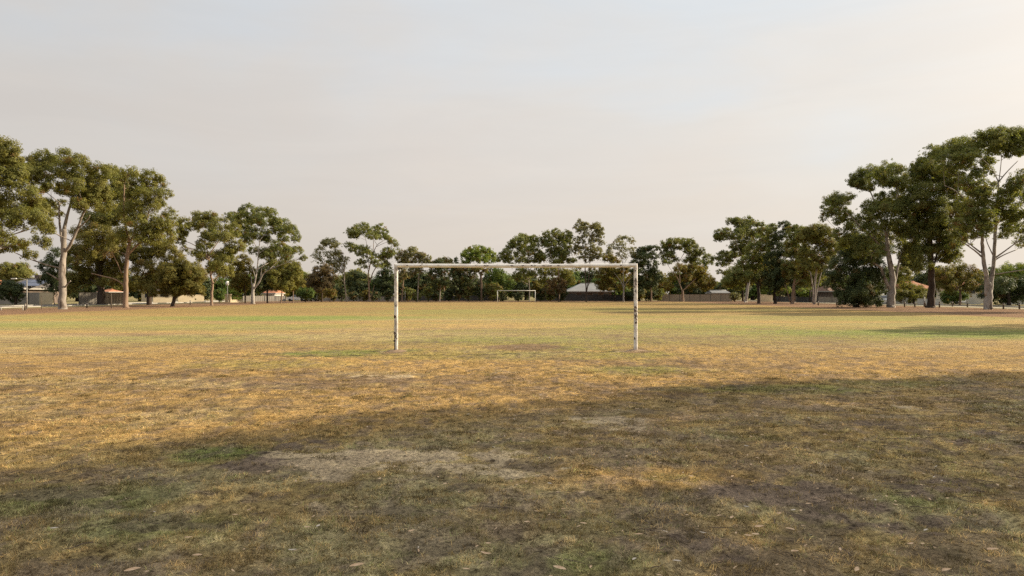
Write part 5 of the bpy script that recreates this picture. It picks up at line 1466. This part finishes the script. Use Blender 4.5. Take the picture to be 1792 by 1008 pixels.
# far end
house('grey hip-roofed house behind the tallest narrow gum', 990, 1076, 168, 510.5, 496, 14, 'brick', 'roof_grey', 0.36, 0.7, windows=4)
fence(938, 1002, 163, 163, 1.75, 'fence_dark', 'dark sheet fence running from the far goal to the grey-roofed house')
fence(1002, 1120, 162, 162, 1.45, 'fence_dark', 'dark sheet fence in front of the grey-roofed house')
fence(1154, 1280, 160, 156, 1.62, 'fence_tan', 'tan panel fence between umbrella gum and white-trunked gum')
house('white-roofed shed showing above the tan panel fence', 1246, 1279, 166, 513.4, 508.2, 6, 'white_wall', 'roof_grey', 0.05, 0.3, windows=0, name='shed')
fence(540, 700, 164, 164, 1.1, 'fence_grey', 'low grey fence in shade behind the thin grey-green gum')
fence(700, 870, 166, 166, 1.3, 'fence_dark', 'dark fence in the undergrowth seen through the goal')
# beyond the pale path
house('brown-tiled house behind the bundle of pale stems', 1452, 1486, 142, 510, 500.5, 10, 'brick', 'roof_brown', 0.25, windows=2)
fence(1394, 1432, 138, 134, 1.1, 'fence_dark', 'dark low fence past the bowed grey stems')
fence(1432, 1480, 132, 130, 1.15, 'fence_grey', 'low grey fence below the brown-tiled house')
house('red-tiled house with white gable between elbow-limbed gum and black trunk', 1600, 1640, 122, 506, 493, 10, 'white_wall', 'roof_red', 0.28, windows=2)
house('red-tiled house barely showing through the bronze garden tree', 1690, 1740, 122, 502, 493, 10, 'white_wall', 'roof_red', 0.28, windows=2)
wall('white garden wall under the yellow-green garden tree', 1755, 1830, 112, 108, 1.5, 'white_wall')
wall('pale stepped wall between bronze garden tree and double trunk', 1690, 1716, 112, 111, 1.75, 'white_wall')
wall('low pale wall behind the white marker post', 1606, 1650, 113, 113, 0.9, 'white_wall')
wall('ochre wall catching light behind the dark-trunked trees', 1330, 1352, 150, 150, 1.55, 'cream')
wall('pale wall behind the black-green bush and elbow-limbed gum', 1534, 1556, 120, 119, 1.1, 'white_wall')
fence(1356, 1394, 146, 142, 1.2, 'fence_dark', 'dark fence between the dark trunk and bowed stems')

# parked cars half hidden beyond the trees
M['car_white'] = mat_noise('white_car_paint', (0.62, 0.62, 0.62), (0.68, 0.68, 0.67), 0.4, 0.25, spec=0.5)
M['car_silver'] = mat_noise('silver_car_paint', (0.36, 0.37, 0.38), (0.42, 0.43, 0.44), 0.4, 0.25, spec=0.5, metal=0.4)
M['tyre'] = mat_noise('tyre_rubber', (0.02, 0.02, 0.02), (0.035, 0.035, 0.035), 10, 0.9)


def car(label, px, Y, rz, paint):
    root = empty('parked_car', ((px - CX) / F_PX * Y, Y, 0.008), label, 'car', 'cars parked beyond the trees', rz)
    prof = [(-2.1, .35), (-2.15, .75), (-2.0, .92), (-1.1, 1.0), (-0.55, 1.42), (0.9, 1.45), (1.6, 1.02), (2.05, .95), (2.12, .6), (2.05, .35)]
    mb = MB()
    for sgn in (-1, 1):
        pts = [(x, sgn * (0.86 - (0.16 if z > 1.1 else 0.0)), z) for x, z in prof]
        mb.face(pts if sgn < 0 else pts[::-1])
    for i in range(len(prof)):
        (xa_, za_), (xb_, zb_) = prof[i], prof[(i + 1) % len(prof)]
        wa, wb = 0.86 - (0.16 if za_ > 1.1 else 0), 0.86 - (0.16 if zb_ > 1.1 else 0)
        mb.face([(xa_, -wa, za_), (xa_, wa, za_), (xb_, wb, zb_), (xb_, -wb, zb_)])
    mb.build('body', M[paint], root)
    for sgn in (-1, 1):
        mb = MB()
        yb, yt = sgn * .87, sgn * .725
        mb.face([(-.95, yb * .985, 1.03), (-.5, yt, 1.38), (.85, yt, 1.40), (1.4, yb * .985, 1.05)])
        mb.build('window', M['dark_glass'], root)
        for xx in (-1.35, 1.35):
            MB().tube([(xx, sgn * .70, .32), (xx, sgn * .90, .32)], [.32, .32], 16).build('wheel', M['tyre'], root)
    mb = MB()
    mb.face([(-1.13, -.7, 1.02), (-1.13, .7, 1.02), (-.6, .62, 1.4), (-.6, -.62, 1.4)])
    mb.build('windscreen', M['dark_glass'], root)
    return root


car('white car parked by the clipped shrub before the bronze garden tree', 1677, 115.0, 0.3, 'car_white')
car('white car parked below the brown dead-looking tree', 519, 158.0, 0.1, 'car_white')
car('silver car parked under the domed green bush row', 545, 159.5, -0.1, 'car_silver')
car('silver car parked behind the black-green bush', 1545, 112.0, 1.2, 'car_silver')

# far suburban trees that show through the gaps and close the skyline
rdt = random.Random(99)
FG = 'suburban trees behind the houses'
px = -70.0
cnt = 0
while px < 1880:
    side = px < 420 or px > 1420
    Y = rdt.uniform(150, 185) if side else rdt.uniform(176, 205)
    top = rdt.uniform(470, 490) if side else rdt.uniform(470, 486)
    if px > 1560: top = rdt.uniform(464, 480)
    if 520 < px < 560 or 1235 < px < 1262: top = rdt.uniform(484, 492)
    if 30 < px < 80: top = rdt.uniform(486, 494)
    wd = rdt.uniform(26, 38)
    k = Y / F_PX
    hpx = HY + CAMH / k - top
    cl = blob(px, top + hpx * 0.46, wd, hpx * 0.50, 12, cnt + 300, 0.32, 0.5)
    kind = rdt.choice(['dark', 'dark', 'gum', 'olive', 'wattle', 'green'])
    lab = {'dark': 'distant dark suburban tree glimpsed between the trunks', 'gum': 'distant mid-green suburban tree glimpsed between the trunks', 'olive': 'distant olive suburban tree glimpsed between the trunks',
           'wattle': 'distant golden-brown suburban tree glimpsed between the trunks', 'green': 'distant fresh green suburban tree glimpsed between the trunks'}[kind]
    make_tree('suburban_tree', lab, 'tree', (px, HY + CAMH / k), [([(px, HY + CAMH / k), (px + 1, top + hpx * .5)], 7, 4)], cl, kind, 'bark_dark', FG, None, 400 + cnt, Y=Y, size=0.55, limbs=False)
    cnt += 1
    px += rdt.uniform(30, 42)
# ---------------------------------------------------------------- light, sky, camera
w = bpy.data.worlds.new('World')
SC.world = w
w.use_nodes = True
nt = w.node_tree
nt.nodes.clear()
out = nt.nodes.new('ShaderNodeOutputWorld')
sky = N(nt, 'ShaderNodeTexSky', sky_type='NISHITA')
sky.sun_disc = False
sky.sun_elevation = SUN_EL
sky.sun_rotation = SUN_AZ
sky.air_density = 1.0
sky.dust_density = 6.0
sky.ozone_density = 1.0
bg1 = N(nt, 'ShaderNodeBackground')
bg1.inputs['Strength'].default_value = 0.05
nt.links.new(sky.outputs[0], bg1.inputs['Color'])
# the smoke layer: an even pale veil, a little cooler overhead, warmer and brighter towards the sun
tc = N(nt, 'ShaderNodeTexCoord')
nrm = N(nt, 'ShaderNodeVectorMath', operation='NORMALIZE')
nt.links.new(tc.outputs['Generated'], nrm.inputs[0])
sp = N(nt, 'ShaderNodeSeparateXYZ')
nt.links.new(nrm.outputs[0], sp.inputs[0])
dt = N(nt, 'ShaderNodeVectorMath', operation='DOT_PRODUCT')
dt.inputs[1].default_value = SUND
nt.links.new(nrm.outputs[0], dt.inputs[0])
mp = N(nt, 'ShaderNodeMapping')
mp.inputs['Scale'].default_value = (1.0, 1.0, 3.5)
mp.inputs['Rotation'].default_value = (0.15, -0.25, 0.4)
nt.links.new(nrm.outputs[0], mp.inputs['Vector'])
nz = noise(nt, mp.outputs[0], 1.7, 5, 0.5, 0.6)
ad = N(nt, 'ShaderNodeMath', operation='MULTIPLY_ADD')
ad.inputs[1].default_value = 0.6
ad.inputs[2].default_value = -0.30
nt.links.new(nz.outputs['Fac'], ad.inputs[0])
mp2 = N(nt, 'ShaderNodeMapping')
mp2.inputs['Scale'].default_value = (1.0, 1.4, 7.0)
mp2.inputs['Rotation'].default_value = (0.22, -0.30, 0.2)
nt.links.new(nrm.outputs[0], mp2.inputs['Vector'])
nz2 = noise(nt, mp2.outputs[0], 2.6, 7, 0.6, 0.9)
rv = ramp(nt, [(0.36, (0.984, 0.985, 0.987)), (0.5, (1.0, 1.0, 1.0)), (0.64, (1.020, 1.018, 1.015))])
nt.links.new(nz2.outputs['Fac'], rv.inputs['Fac'])
zz = N(nt, 'ShaderNodeMath', operation='ADD')
nt.links.new(sp.outputs['Z'], zz.inputs[0])
nt.links.new(ad.outputs[0], zz.inputs[1])
rz = ramp(nt, [(0.0, (0.3337, 0.2993, 0.2623)), (0.14, (0.3337, 0.3019, 0.2718)), (0.27, (0.3285, 0.3113, 0.2924)), (0.4, (0.3110, 0.3215, 0.3310)), (0.5, (0.3371, 0.3406, 0.3406)), (0.65, (0.43, 0.43, 0.4257)), (1.0, (0.5246, 0.5246, 0.5203))])
nt.links.new(zz.outputs[0], rz.inputs['Fac'])
rs = ramp(nt, [(0.0, (0.86, 0.87, 0.89)), (0.32, (0.86, 0.87, 0.88)), (0.60, (1.0, 1.0, 1.0)), (0.86, (1.115, 1.12, 1.105)), (1.0, (1.30, 1.26, 1.20))])
mr = N(nt, 'ShaderNodeMapRange')
mr.inputs['From Min'].default_value = -1
mr.inputs['From Max'].default_value = 1
nt.links.new(dt.outputs['Value'], mr.inputs['Value'])
nt.links.new(mr.outputs[0], rs.inputs['Fac'])
cs = mixc(nt, 1.0, rz.outputs[0], rs.outputs[0], 'MULTIPLY')
cs = mixc(nt, 1.0, cs, rv.outputs[0], 'MULTIPLY')
bg2 = N(nt, 'ShaderNodeBackground')
bg2.inputs['Strength'].default_value = 1.0
nt.links.new(cs, bg2.inputs['Color'])
mx = N(nt, 'ShaderNodeMixShader')
mx.inputs[0].default_value = 0.86
nt.links.new(bg1.outputs[0], mx.inputs[1])
nt.links.new(bg2.outputs[0], mx.inputs[2])
nt.links.new(mx.outputs[0], out.inputs['Surface'])

sun = bpy.data.lights.new('sun', 'SUN')
sun.energy = 3.75
sun.angle = math.radians(0.5)
sun.color = (1.0, 0.85, 0.62)
so = bpy.data.objects.new('sun', sun)
COL.objects.link(so)
so.rotation_euler = SUND.to_track_quat('Z', 'Y').to_euler()
so.location = SUND * 100

cam = bpy.data.cameras.new('camera')
cam.lens = F_PX / 1792 * 36
cam.sensor_width = 36
cam.shift_y = (HY - 504) / 1792
cam.clip_start = 0.1
cam.clip_end = 5000
co = bpy.data.objects.new('camera', cam)
COL.objects.link(co)
co.location = (0, 0, CAMH)
co.rotation_euler = (PI / 2, 0, 0)
SC.camera = co

SC.view_settings.view_transform = 'Standard'
SC.view_settings.look = 'None'
SC.view_settings.exposure = 1.28
SC.view_settings.gamma = 1.0
SC.view_settings.use_curve_mapping = False
SC.cycles.max_bounces = 6
SC.cycles.diffuse_bounces = 3
SC.cycles.transmission_bounces = 4
SC.cycles.transparent_max_bounces = 4
SC.cycles.use_denoising = False
